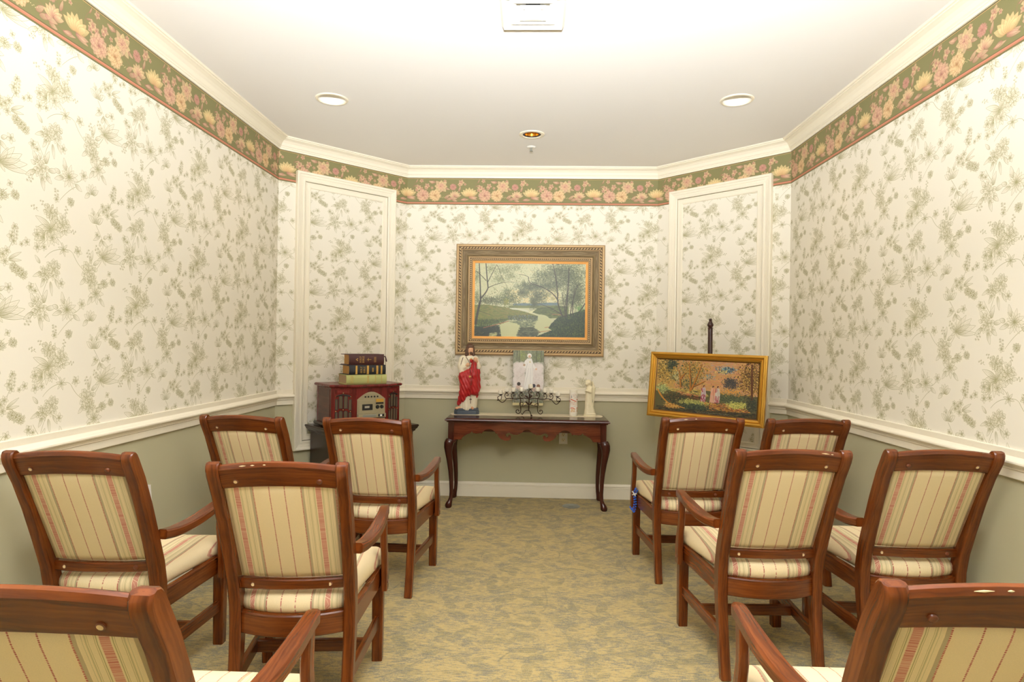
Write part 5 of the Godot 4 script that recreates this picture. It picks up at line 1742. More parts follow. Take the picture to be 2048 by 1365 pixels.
func build_angel(at: Vector3) -> void:
	var t := thing("angel_figurine", "cream praying angel figurine at the right end of the table", "figurine", at)
	var m := MB.new()
	lathe(m, [Vector2(0, 0), Vector2(0.047, 0), Vector2(0.049, 0.006), Vector2(0.044, 0.012), Vector2(0.047, 0.018), Vector2(0.04, 0.026), Vector2(0, 0.028)], 24, Vector3.ZERO, Vector3(1, 1, 0.8))
	part(t, "base", m.mesh(), M.plaster)
	var s := 0.000288
	var p := func(x: float, y: float, z: float) -> Vector3: return Vector3((x - 735.0) * s, (1105.0 - y) * s * 1.13, z)
	var body := [[p.call(690, 1040, 0.0), p.call(690, 800, 0.0), 0.03, 0.024], [p.call(780, 1040, 0.0), p.call(730, 800, 0.0), 0.026, 0.026], [p.call(850, 1050, 0.0), p.call(760, 900, 0.0), 0.014, 0.02], [p.call(660, 1040, 0.01), p.call(670, 800, 0.006), 0.02, 0.018], [p.call(705, 800, 0.0), p.call(710, 540, 0.0), 0.029, 0.027], [p.call(715, 540, 0.0), p.call(715, 430, 0.0), 0.026, 0.026], [p.call(710, 400, 0.0), p.call(685, 350, 0.004), 0.016, 0.012],
		[p.call(745, 410, 0.016), p.call(740, 505, 0.026), 0.012, 0.010], [p.call(740, 505, 0.026), p.call(640, 480, 0.034), 0.010, 0.008], [p.call(640, 485, 0.03), p.call(615, 470, 0.03), 0.007, 0.006], [p.call(618, 480, 0.03), p.call(584, 498, 0.03), 0.006, 0.003], [p.call(680, 410, -0.016), p.call(650, 500, -0.004), 0.012, 0.009], [p.call(650, 500, 0.0), p.call(620, 485, 0.024), 0.008, 0.006],
		[p.call(668, 295, 0.006), p.call(650, 320, 0.010), 0.02, 0.014], [p.call(700, 275, 0.0), p.call(715, 310, -0.004), 0.019, 0.018], [p.call(640, 265, 0.004), p.call(690, 250, 0.0), 0.011, 0.012], [p.call(640, 320, 0.024), p.call(634, 330, 0.025), 0.003, 0.003]]
	part(t, "robed_body", nets(func(q: Vector3) -> float: return caps(q, body, 0.007) + 0.0013 * sin(q.x * 620.0 + q.y * 12.0) * smoothstep(0.19, 0.15, q.y), Vector3(-0.07, 0.006, -0.05), Vector3(0.06, 0.31, 0.06), 0.0038).mesh(), M.plaster)
	for k in [-1, 1]:
		var wing := [[p.call(800, 270, -0.012 + k * 0.01), p.call(845, 420, -0.02 + k * 0.014), 0.006, 0.011], [p.call(845, 420, -0.02 + k * 0.014), p.call(835, 860, -0.022 + k * 0.012), 0.011, 0.003], [p.call(810, 400, -0.016 + k * 0.012), p.call(810, 700, -0.02 + k * 0.012), 0.011, 0.004], [p.call(760, 430, -0.01), p.call(820, 380, -0.018 + k * 0.01), 0.008, 0.01]]
		part(t, "wing", nets(func(q: Vector3) -> float: return caps(q, wing, 0.006), Vector3(-0.02, 0.05, -0.06), Vector3(0.06, 0.30, 0.03), 0.0036).mesh(), M.plaster)

func build_candelabra(at: Vector3) -> void:
	var t := thing("candelabra", "brown wrought iron scroll candelabra with nine candle cups", "candelabra", at)
	var s := 4.985 / 1258.0 / 9.1
	var p := func(x: float, y: float, z := 0.0) -> Vector3: return Vector3((x - 694.0) * s, (1300.0 - y) * s, z)
	var curve := func(m: MB, a: Array, r := 0.0032, z := 0.0) -> void:
		var c := []
		for i in range(0, a.size(), 2):
			c.append(p.call(a[i], a[i + 1], z))
		tube(m, smooth_path(c, 4), r, 7)
	var m := MB.new()
	curve.call(m, [690, 1220, 692, 1080, 697, 985, 700, 900], 0.0042)
	part(t, "stem", m.mesh(), M.iron)
	for q in [[545, 990, 536, 1080, 545, 1190, 535, 1245, 495, 1268, 462, 1245, 462, 1212, 490, 1196, 512, 1212, 502, 1226], [850, 990, 850, 1090, 850, 1190, 866, 1245, 905, 1268, 938, 1245, 938, 1212, 910, 1196, 890, 1212, 900, 1226]]:
		m = MB.new()
		curve.call(m, q)
		part(t, "scroll_foot", m.mesh(), M.iron)
	m = MB.new()
	tube(m, smooth_path([p.call(690, 1200), p.call(715, 1225, 0.03), p.call(735, 1275, 0.055), p.call(740, 1292, 0.062)], 4), 0.0036, 7)
	lathe(m, [Vector2(0, 0), Vector2(0.006, 0.001), Vector2(0.008, 0.006), Vector2(0.006, 0.013), Vector2(0, 0.014)], 10, p.call(740, 1300, 0.062))
	part(t, "front_foot", m.mesh(), M.iron)
	m = MB.new()
	tube(m, smooth_path([p.call(680, 1200), p.call(620, 1225, -0.02), p.call(590, 1270, -0.04), p.call(572, 1292, -0.045), p.call(556, 1270, -0.045)], 4), 0.003, 7)
	part(t, "rear_foot", m.mesh(), M.iron)
	for q in [[697, 1000, 620, 985, 540, 992, 430, 1000, 330, 992, 282, 1002, 250, 1042, 208, 1068, 166, 1048, 150, 1020], [697, 1000, 780, 985, 860, 992, 960, 1000, 1030, 988, 1098, 1004, 1135, 1045, 1185, 1085, 1228, 1062, 1240, 1028]]:
		m = MB.new()
		curve.call(m, q)
		lathe(m, [Vector2(0, -0.006), Vector2(0.006, -0.003), Vector2(0.006, 0.003), Vector2(0, 0.006)], 10, p.call(125 if q[2] < 697 else 1240, 1026))
		part(t, "cross_arm", m.mesh(), M.iron)
	for q in [[520, 1120, 528, 1072, 562, 1060, 590, 1085, 578, 1110, 560, 1100], [868, 1120, 860, 1072, 828, 1085, 800, 1100, 812, 1125, 830, 1112], [560, 1130, 600, 1120, 640, 1105, 690, 1100], [840, 1125, 790, 1120, 740, 1105, 694, 1100]]:
		m = MB.new()
		curve.call(m, q, 0.0026)
		part(t, "inner_scroll", m.mesh(), M.iron)
	for q in [[690, 985, 615, 930], [700, 985, 752, 925], [688, 1100, 622, 1035], [702, 1100, 760, 1040]]:
		m = MB.new()
		var a: Vector3 = p.call(q[0], q[1], 0.003)
		var b: Vector3 = p.call(q[2], q[3], 0.006)
		bar(m, [a, a.lerp(b, 0.3), a.lerp(b, 0.55), a.lerp(b, 0.8), b], [Vector2(0.003, 0.0015), Vector2(0.012, 0.002), Vector2(0.013, 0.002), Vector2(0.008, 0.0015), Vector2(0.0015, 0.001)], (b - a).cross(Vector3(0, 0, 1)).normalized(), 0.0004)
		part(t, "leaf", m.mesh(), M.iron)
	# cups, scroll stalks and the candles
	var words := ["outermost left", "second from left", "third from left", "fourth from left", "raised middle", "fourth from right", "third from right", "second from right", "outermost right"]
	var tops := [[170, 915], [285, 872], [405, 872], [550, 866], [718, 805], [850, 858], [980, 874], [1093, 880], [1217, 936]]
	for i in 9:
		var x: float = tops[i][0]
		var y: float = tops[i][1]
		m = MB.new()
		var z := 0.0
		lathe(m, [Vector2(0, 0.0), Vector2(0.006, 0.001), Vector2(0.017, 0.007), Vector2(0.019, 0.009), Vector2(0.016, 0.009), Vector2(0.006, 0.005), Vector2(0, 0.005)], 16, p.call(x, y + 21, z))
		part(t, "candle_cup", m.mesh(), M.iron)
		m = MB.new()
		var g := 1.0 if i < 5 else -1.0
		if i == 0 or i == 8:
			g = -g
			curve.call(m, [x, y + 16, x - g * 34, y + 12, x - g * 8 + g * 50, y + 50, x + g * 44, y + 90, x + g * 20, y + 112], 0.0028, z)
			curve.call(m, [x, y + 16, x - g * 20, y + 40, x - g * 20, y + 70, x - g * 8, y + 110], 0.0026, z)
		else:
			curve.call(m, [x, y + 18, x - g * 28, y + 42, x - g * 34, y + 82, x - g * 8, y + 122, x + g * 30, y + 128], 0.0028, z)
			curve.call(m, [x - g * 10, y + 24, x + g * 24, y + 40, x + g * 26, y + 70, x + g * 2, y + 74, x + g * 2, y + 58], 0.0024, z)
		part(t, "stalk", m.mesh(), M.iron)
		var c := thing("votive_candle", "small round white candle on the candelabra, %s cup" % words[i], "candle", at + p.call(x, y + 21, z) + Vector3(0, 0.0052, 0), 0, "round candles on the candelabra")
		m = MB.new()
		lathe(m, [Vector2(0, 0), Vector2(0.012, 0.0), Vector2(0.0165, 0.005), Vector2(0.0185, 0.013), Vector2(0.0185, 0.024), Vector2(0.0165, 0.033), Vector2(0.012, 0.038), Vector2(0.005, 0.0395), Vector2(0, 0.039)], 20)
		part(c, "wax", m.mesh(), M.wax)
		m = MB.new()
		tube(m, [Vector3(0, 0.038, 0), Vector3(0.0005, 0.043, 0)], 0.0008, 6)
		part(c, "wick", m.mesh(), M.black)

# ------------------------------------------------------------------ landscape over the table
func build_wall_picture() -> void:
	var t := thing("landscape_painting", "large landscape painting of a tree lined stream in ornate gilt frame", "painting", Vector3(-0.018, 1.618, ZB + 0.004))
	t.rotation.z = 0.0
	var m := MB.new()
	var iw := 0.905
	var ih := 0.60
	box(m, Vector3(-iw / 2 - 0.01, -ih / 2 - 0.01, 0.004), Vector3(iw / 2 + 0.01, ih / 2 + 0.01, 0.014))
	part(t, "stretcher", m.mesh(), M.easel)
	m = MB.new()
	m.quad(Vector3(-iw / 2, -ih / 2, 0.015), Vector3(iw / 2, -ih / 2, 0.015), Vector3(iw / 2, ih / 2, 0.015), Vector3(-iw / 2, ih / 2, 0.015), Vector2(0, 1), Vector2(1, 1), Vector2(1, 0), Vector2(0, 0))
	part(t, "canvas", fix_facing(m, Vector3(0, 0, 1)), mat(Color.WHITE, 0.4, 0, tex(landscape_image())))
	# frame members from the opening outwards
	var bands := [["liner", 0.0, 0.018, [Vector2(0, 0.01), Vector2(0, 0.018), Vector2(0.018, 0.022), Vector2(0.018, 0.01)], M.liner],
		["inner_moulding", 0.018, 0.05, [Vector2(0, 0.01), Vector2(0, 0.024), Vector2(0.004, 0.028), Vector2(0.008, 0.026), Vector2(0.024, 0.027), Vector2(0.027, 0.032), Vector2(0.034, 0.034), Vector2(0.034, 0.01)], M.old_gold],
		["cove", 0.052, 0.07, [Vector2(0, 0.01), Vector2(0, 0.03), Vector2(0.006, 0.036), Vector2(0.016, 0.03), Vector2(0.03, 0.027), Vector2(0.046, 0.032), Vector2(0.05, 0.038), Vector2(0.054, 0.038), Vector2(0.054, 0.01)], M.old_bronze],
		["outer_moulding", 0.106, 0.06, [Vector2(0, 0.0), Vector2(0, 0.038), Vector2(0.006, 0.042), Vector2(0.024, 0.042), Vector2(0.03, 0.048), Vector2(0.038, 0.048), Vector2(0.046, 0.04), Vector2(0.05, 0.02), Vector2(0.052, 0.0)], M.old_gold]]
	for b in bands:
		m = MB.new()
		frame(m, iw + 2 * b[1], ih + 2 * b[1], b[3])
		part(t, b[0], m.mesh(), b[4])
	# carved beads: one small leaf or twist repeated along each band (joined, too small to pick apart)
	for q in [[0.034, 0.016, 0.012, 0.028], [0.121, 0.024, 0.015, 0.043]]:
		m = MB.new()
		frame(m, iw + 2 * q[0] - q[2] * 1.1, ih + 2 * q[0] - q[2] * 1.1, [Vector2(0, q[3] - 0.004), Vector2(0, q[3] + 0.0006), Vector2(q[2] * 1.1, q[3] + 0.0006), Vector2(q[2] * 1.1, q[3] - 0.004)])
		part(t, "bead_channel", m.mesh(), M.groove)
		m = MB.new()
		var w2: float = iw / 2 + q[0]
		var h2: float = ih / 2 + q[0]
		for side in 4:
			var len := 2.0 * (w2 if side % 2 == 0 else h2)
			var nn := int(len / q[1])
			for i in nn:
				var u := -len / 2 + len * (i + 0.5) / nn
				var c: Vector3
				var dx: Vector3
				match side:
					0: c = Vector3(u, -h2, q[3]); dx = Vector3(1, 0.55, 0)
					1: c = Vector3(w2, u, q[3]); dx = Vector3(-0.55, 1, 0)
					2: c = Vector3(u, h2, q[3]); dx = Vector3(1, 0.55, 0)
					_: c = Vector3(-w2, u, q[3]); dx = Vector3(-0.55, 1, 0)
				dx = dx.normalized() * q[1] * 0.46
				tube(m, [c - dx, c - dx * 0.4, c + dx * 0.4, c + dx], [0.001, q[2] * 0.33, q[2] * 0.33, 0.001], 6)
		var o := part(t, "carved_beading", m.mesh(), M.old_gold_light)
		o.set_meta("kind", "stuff")

# ------------------------------------------------------------------ left corner: cabinet, stereo, books
func build_corner_left() -> void:
	var m: MB
	var a: Vector3 = plan[1]
	var d := Vector3(0.708, 0, -0.706)
	var n := Vector3(0.706, 0, 0.708)
	# cabinet, set parallel to the angled wall
	var c0 := a + d * 0.547 + n * 0.262
	var t := thing("corner_cabinet", "dark wood cabinet with moulded top standing in the left corner", "cabinet", c0, PI / 4)
	var hw := 0.30
	var hd := 0.22
	m = MB.new()
	box(m, Vector3(-hw, 0.05, -hd), Vector3(hw, 0.60, hd), 0.004)
	part(t, "body", m.mesh(), M.cabinet)
	m = MB.new()
	var lv := [[0.0, 0.595], [0.012, 0.605], [0.012, 0.612], [0.022, 0.622], [0.026, 0.632], [0.03, 0.638], [0.03, 0.646], [0.026, 0.65]]
	var c := [Vector2(-1, -1), Vector2(1, -1), Vector2(1, 1), Vector2(-1, 1)]
	for k in lv.size() - 1:
		for i in 4:
			var p: Vector2 = c[i]
			var q: Vector2 = c[(i + 1) % 4]
			var A: Array = lv[k]
			var B: Array = lv[k + 1]
			m.quad(Vector3(p.x * (hw + A[0]), A[1], p.y * (hd + A[0])), Vector3(q.x * (hw + A[0]), A[1], q.y * (hd + A[0])), Vector3(q.x * (hw + B[0]), B[1], q.y * (hd + B[0])), Vector3(p.x * (hw + B[0]), B[1], p.y * (hd + B[0])))
	var e := 0.026
	m.quad(Vector3(-hw - e, 0.65, hd + e), Vector3(hw + e, 0.65, hd + e), Vector3(hw + e, 0.65, -hd - e), Vector3(-hw - e, 0.65, -hd - e))
	m.quad(Vector3(-hw, 0.595, -hd), Vector3(hw, 0.595, -hd), Vector3(hw, 0.595, hd), Vector3(-hw, 0.595, hd))
	part(t, "moulded_top", m.mesh(), M.cabinet)
	m = MB.new()
	box(m, Vector3(-hw - 0.01, 0.0, -hd), Vector3(hw + 0.01, 0.07, hd + 0.01), 0.004)
	part(t, "plinth", m.mesh(), M.cabinet)
	for s in [-1, 1]:
		var door := Node3D.new()
		m = MB.new()
		box(m, Vector3(s * 0.146 - 0.142, 0.085, hd), Vector3(s * 0.146 + 0.142, 0.58, hd + 0.014), 0.004)
		var dd := part(t, "cabinet_door", m.mesh(), M.cabinet)
		m = MB.new()
		lathe(m, [Vector2(0, 0), Vector2(0.006, 0.001), Vector2(0.005, 0.012), Vector2(0.012, 0.02), Vector2(0, 0.026)], 12)
		var kn := part(dd, "knob", m.mesh(), M.brass)
		kn.rotation.x = PI / 2
		kn.position = Vector3(s * 0.03, 0.36, hd + 0.014)
		door.free()
	# stereo: nostalgic wooden record player with angled speaker faces
	var yaw := deg_to_rad(38.0)
	var ctr := Vector3(-1.241, 0.65, -4.564)
	t = thing("record_player", "red mahogany nostalgic record player with cassette deck and arched grilles", "stereo", ctr, yaw)
	var W := 0.26
	var Wc := 0.115
	var zb := -0.185
	var z1 := 0.10
	var z2 := 0.185
	var outline := func(g: float) -> PackedVector2Array: return PackedVector2Array([Vector2(-W - g, -zb + g), Vector2(-W - g, -z1 - g * 0.6), Vector2(-Wc - g * 0.3, -z2 - g), Vector2(Wc + g * 0.3, -z2 - g), Vector2(W + g, -z1 - g * 0.6), Vector2(W + g, -zb + g)])
	var flat := Basis(Vector3(1, 0, 0), Vector3(0, 0, -1), Vector3(0, 1, 0))
	m = MB.new()
	slab(m, outline.call(0.0), 0.028, 0.288, 0.002, Transform3D(flat, Vector3.ZERO))
	part(t, "body", m.mesh(), M.radio)
	m = MB.new()
	slab(m, outline.call(0.016), 0.288, 0.308, 0.006, Transform3D(flat, Vector3.ZERO))
	part(t, "lid", m.mesh(), M.radio)
	m = MB.new()
	slab(m, outline.call(0.018), 0.008, 0.03, 0.006, Transform3D(flat, Vector3.ZERO))
	part(t, "base_moulding", m.mesh(), M.cabinet)
	for q in [[-0.22, -0.15], [0.22, -0.15], [-0.2, 0.1], [0.2, 0.1]]:
		m = MB.new()
		lathe(m, [Vector2(0, 0), Vector2(0.018, 0), Vector2(0.018, 0.009), Vector2(0, 0.009)], 14, Vector3(q[0], 0, q[1]))
		part(t, "foot", m.mesh(), M.black)
	m = MB.new()
	box(m, Vector3(-W - 0.003, 0.045, -0.15), Vector3(-W, 0.275, 0.078), 0.001)
	part(t, "side_panel", m.mesh(), M.radio_side)
	# angled speaker faces
	for s in [-1, 1]:
		var p0 := Vector3(s * Wc, 0, z2)
		var p1 := Vector3(s * W, 0, z1)
		var dir: Vector3 = (p1 - p0).normalized() * s
		var nn := Vector3(-dir.z, 0, dir.x)
		if nn.z < 0.0:
			nn = -nn
		var xf := Transform3D(Basis(dir, Vector3.UP, dir.cross(Vector3.UP)), (p0 + p1) * 0.5)
		if xf.basis.z.dot(nn) < 0.0:
			xf.basis.z = -xf.basis.z
		var face := MeshInstance3D.new()
		m = MB.new()
		# raised plate with grille openings: cloth inset panels framed by arches
		box(m, Vector3(-0.058, 0.245, 0.0), Vector3(0.058, 0.275, 0.003), 0.002, xf)
		face = part(t, "speaker_front", m.mesh(), M.radio)
		for q in [[-0.046, 0.135, 0.012, 0.07, 0], [-0.017, 0.145, 0.02, 0.085, 1], [0.017, 0.145, 0.02, 0.085, 1], [0.046, 0.135, 0.012, 0.07, 0], [-0.046, 0.045, 0.012, 0.07, 0], [-0.017, 0.04, 0.02, 0.085, 1], [0.017, 0.04, 0.02, 0.085, 1], [0.046, 0.045, 0.012, 0.07, 0]]:
			var pg := PackedVector2Array()
			var x0: float = q[0] - q[2] / 2
			var x1: float = q[0] + q[2] / 2
			pg.append(Vector2(x0, q[1]))
			pg.append(Vector2(x1, q[1]))
			for k in 7:
				var an := PI * k / 6.0
				pg.append(Vector2(q[0] + cos(an) * q[2] / 2, q[1] + q[3] - q[2] / 2 + sin(an) * q[2] / 2))
			m = MB.new()
			var ring := PackedVector2Array()
			for v in pg:
				var cc := Vector2(q[0], q[1] + q[3] / 2)
				ring.append(cc + (v - cc) * Vector2((q[2] + 0.008) / q[2], (q[3] + 0.008) / q[3]))
			slab(m, ring, 0.0, 0.002, 0.0, xf)
			part(face, "slot_rim", m.mesh(), M.black)
			m = MB.new()
			slab(m, pg, 0.0, 0.003, 0.0, xf)
			part(face, "grille_cloth", m.mesh(), M.grille)
		m = MB.new()
		var arch := []
		for k in 13:
			var an := lerpf(0.45, PI - 0.45, k / 12.0)
			arch.append(xf * Vector3(cos(an) * 0.056, 0.218 + sin(an) * 0.026 - 0.006, 0.003))
		tube(m, arch, 0.004, 6)
		part(face, "arch_slot", m.mesh(), M.black)
		for q in [[0.0, 0.25], [-0.05, 0.225], [0.05, 0.225], [0.0, 0.134], [-0.05, 0.122], [0.05, 0.122]]:
			m = MB.new()
			lathe(m, [Vector2(0, 0.004), Vector2(0.003, 0.003), Vector2(0.004, 0), Vector2(0, 0)], 10, Vector3.ZERO)
			var st := part(face, "stud", m.mesh(), M.brass)
			st.transform = Transform3D(xf.basis * Basis(Vector3(1, 0, 0), PI / 2), xf * Vector3(q[0], q[1], 0.003))
	# centre panel
	m = MB.new()
	var pg2 := PackedVector2Array([Vector2(-0.105, 0.035), Vector2(0.105, 0.035), Vector2(0.105, 0.205)])
	for k in range(1, 10):
		var x := lerpf(0.105, -0.105, k / 10.0)
		pg2.append(Vector2(x, 0.205 + 0.052 * sin(PI * k / 10.0)))
	pg2.append(Vector2(-0.105, 0.205))
	slab(m, pg2, z2, z2 + 0.004, 0.001)
	var fp := part(t, "control_panel", m.mesh(), M.champagne)
	for q in [["cassette_door", Vector3(-0.094, 0.105, 0.004), Vector3(0.022, 0.198, 0.008), M.champagne], ["cassette_window", Vector3(-0.07, 0.128, 0.008), Vector3(0.008, 0.17, 0.0095), M.black], ["cassette_hub", Vector3(-0.052, 0.143, 0.0095), Vector3(-0.016, 0.158, 0.0105), M.silver], ["tuner_display", Vector3(0.034, 0.182, 0.004), Vector3(0.092, 0.205, 0.007), M.lcd], ["tuner_scale", Vector3(0.034, 0.168, 0.004), Vector3(0.092, 0.18, 0.0065), M.black], ["disc_tray", Vector3(-0.103, 0.075, 0.004), Vector3(0.103, 0.102, 0.022), M.champagne], ["tray_inlay", Vector3(-0.07, 0.08, 0.022), Vector3(0.03, 0.098, 0.0235), M.steel], ["tray_display", Vector3(0.045, 0.08, 0.022), Vector3(0.09, 0.098, 0.0235), M.black], ["tray_gap", Vector3(-0.103, 0.068, 0.003), Vector3(0.103, 0.074, 0.006), M.black]]:
		m = MB.new()
		box(m, q[1] + Vector3(0, 0, z2), q[2] + Vector3(0, 0, z2), 0.0005)
		part(fp, q[0], m.mesh(), q[3])
	m = MB.new()
	box(m, Vector3(0.058, 0.083, z2 + 0.0235), Vector3(0.074, 0.095, z2 + 0.0245), 0.0002)
	part(fp, "digits", m.mesh(), M.white)
	for k in 5:
		m = MB.new()
		lathe(m, [Vector2(0, 0.004), Vector2(0.006, 0.003), Vector2(0.006, 0), Vector2(0, 0)], 12)
		var b := part(fp, "button", m.mesh(), M.black)
		b.rotation.x = PI / 2
		b.position = Vector3(-0.046 + k * 0.023, 0.222, z2 + 0.004)
	for k in 2:
		m = MB.new()
		lathe(m, [Vector2(0, 0.012), Vector2(0.01, 0.012), Vector2(0.013, 0.004), Vector2(0.014, 0), Vector2(0, 0)], 18)
		var b := part(fp, "dial_knob", m.mesh(), M.black)
		b.rotation.x = PI / 2
		b.position = Vector3(0.047 + k * 0.032, 0.148, z2 + 0.004)
	for k in 6:
		m = MB.new()
		box(m, Vector3(0.042 + (k % 3) * 0.016, 0.044 + (k / 3) * 0.012, z2 + 0.004), Vector3(0.052 + (k % 3) * 0.016, 0.051 + (k / 3) * 0.012, z2 + 0.007), 0.0005)
		part(fp, "key", m.mesh(), M.black)
	# books on the lid, spines to the viewer
	var by := 0.65 + 0.308
	var byaw := deg_to_rad(33.0)
	var bo := Vector3(-1.225, by, -4.545)
	book("book", "pale green cloth book at the bottom of the stack", bo + Vector3(0, 0.0, 0), byaw, Vector3(0.295, 0.066, 0.19), M.cloth_green, M.pages_tan, 0)
	book("book", "black bible with gold bands in the middle of the stack", bo + Vector3(0.004, 0.0662, 0), byaw + 0.03, Vector3(0.27, 0.069, 0.185), M.leather_black, M.pages, 1)
	book("book", "maroon leather bible on top of the stack", bo + Vector3(0.002, 0.1354, 0), byaw - 0.02, Vector3(0.255, 0.077, 0.175), M.leather_maroon, M.pages, 2)

func letters(parent: Node3D, txt: String, size: float, at: Vector3, material: Material, serif := true) -> void:
	var tm := TextMesh.new()
	var fnt := SystemFont.new()
	fnt.font_names = PackedStringArray(["Droid Serif" if serif else "Droid Sans"])
	tm.font = fnt
	tm.text = txt
	tm.font_size = 32
	tm.pixel_size = size / 32.0
	tm.depth = 0.0008
	var o := part(parent, "lettering", tm, material)
	o.position = at
	o.rotation.z = PI / 2

# size: x along the spine, y thickness, z depth; spine faces +z
func book(called: String, label: String, at: Vector3, turn: float, size: Vector3, cover: Material, pages: Material, kind: int) -> void:
	var t := thing(called, label, "book", at, turn, "stack of books on the record player")
	var hx := size.x / 2
	var hz := size.z / 2
	var th := 0.004
	var ov := 0.012 if kind > 0 else 0.004
	var m := MB.new()
	box(m, Vector3(-hx + 0.012 * signf(kind), th, -hz + 0.006), Vector3(hx - 0.012 * signf(kind), size.y - th, hz - 0.008), 0.001)
	part(t, "page_block", m.mesh(), pages)
	for y in [0.0, size.y - th]:
		m = MB.new()
		box(m, Vector3(-hx - ov, y, -hz), Vector3(hx + (ov * 0.3), y + th, hz - 0.004), 0.0015)
		part(t, "cover_board", m.mesh(), cover)
	# rounded spine
	m = MB.new()
	var pts := PackedVector2Array()
	for k in 9:
		var an := -PI / 2 + PI * k / 8.0
		pts.append(Vector2(hz - 0.008 + cos(an) * 0.012, size.y / 2 + sin(an) * size.y / 2))
	for k in range(8, -1, -1):
		var an := -PI / 2 + PI * k / 8.0
		pts.append(Vector2(hz - 0.012 + cos(an) * 0.009, size.y / 2 + sin(an) * (size.y / 2 - 0.003)))
	slab(m, pts, -hx, hx, 0.0, Transform3D(Basis(Vector3(0, 0, 1), Vector3(0, 1, 0), Vector3(1, 0, 0)), Vector3.ZERO))
	var sp := part(t, "spine", m.mesh(), cover)
	var zf := hz + 0.0042
	if kind == 2:
		letters(sp, "HOLY", 0.0165, Vector3(-hx * 0.36, size.y * 0.5, zf), M.gilt)
		letters(sp, "BIBLE", 0.0165, Vector3(-hx * 0.20, size.y * 0.5, zf), M.gilt)
		m = MB.new()
		box(m, Vector3(0.0, size.y * 0.5 - 0.0012, zf), Vector3(0.032, size.y * 0.5 + 0.0012, zf + 0.0012))
		box(m, Vector3(0.009, size.y * 0.5 - 0.011, zf), Vector3(0.0115, size.y * 0.5 + 0.011, zf + 0.0012))
		part(sp, "gilt_cross", m.mesh(), M.gilt)
		m = MB.new()
		for k in 3:
			box(m, Vector3(hx * 0.42 + k * 0.006, size.y * 0.24, zf), Vector3(hx * 0.42 + k * 0.006 + 0.0014, size.y * 0.76, zf + 0.001))
		part(sp, "gilt_lines", m.mesh(), M.gilt)
		m = MB.new()
		for q in [[0.0, 0.0], [0.007, 0.006], [0.007, -0.006]]:
			box(m, Vector3(-hx * 0.62 + q[0], size.y * 0.5 + q[1] - 0.003, zf), Vector3(-hx * 0.62 + q[0] + 0.007, size.y * 0.5 + q[1] + 0.003, zf + 0.001))
		part(sp, "gilt_emblem", m.mesh(), M.gilt)
		m = MB.new()
		tube(m, smooth_path([Vector3(hx, size.y * 0.8, hz - 0.01), Vector3(hx + 0.012, size.y * 0.75, hz - 0.006), Vector3(hx + 0.02, size.y * 0.3, hz - 0.004)], 3), [0.003, 0.004, 0.005, 0.005, 0.005, 0.006, 0.005], 6)
		part(t, "zip_tab", m.mesh(), M.leather_maroon)
	elif kind == 1:
		letters(sp, "HOLY", 0.0175, Vector3(-hx * 0.36, size.y * 0.5, zf), M.gilt)
		letters(sp, "BIBLE", 0.0165, Vector3(-hx * 0.19, size.y * 0.5, zf), M.gilt)
		for q in [[-0.62, 0.013], [0.0, 0.015], [0.52, 0.014], [0.76, 0.012]]:
			m = MB.new()
			var x: float = hx * q[0]
			box(m, Vector3(x - q[1] / 2, size.y * 0.06, hz - 0.004), Vector3(x + q[1] / 2, size.y * 0.94, zf))
			part(sp, "gold_band", m.mesh(), M.gilt)
		m = MB.new()
		for k in 2:
			box(m, Vector3(hx * 0.24 + k * 0.007, size.y * 0.28, zf), Vector3(hx * 0.24 + k * 0.007 + 0.003, size.y * 0.72, zf + 0.001))
		part(sp, "gilt_lines", m.mesh(), M.gilt)
	else:
		for q in [-0.78, -0.7, 0.02, 0.08, 0.42, 0.74]:
			m = MB.new()
			box(m, Vector3(hx * q, size.y * 0.1, zf - 0.002), Vector3(hx * q + 0.0025, size.y * 0.9, zf + 0.0004))
			part(sp, "gilt_line", m.mesh(), M.gilt)

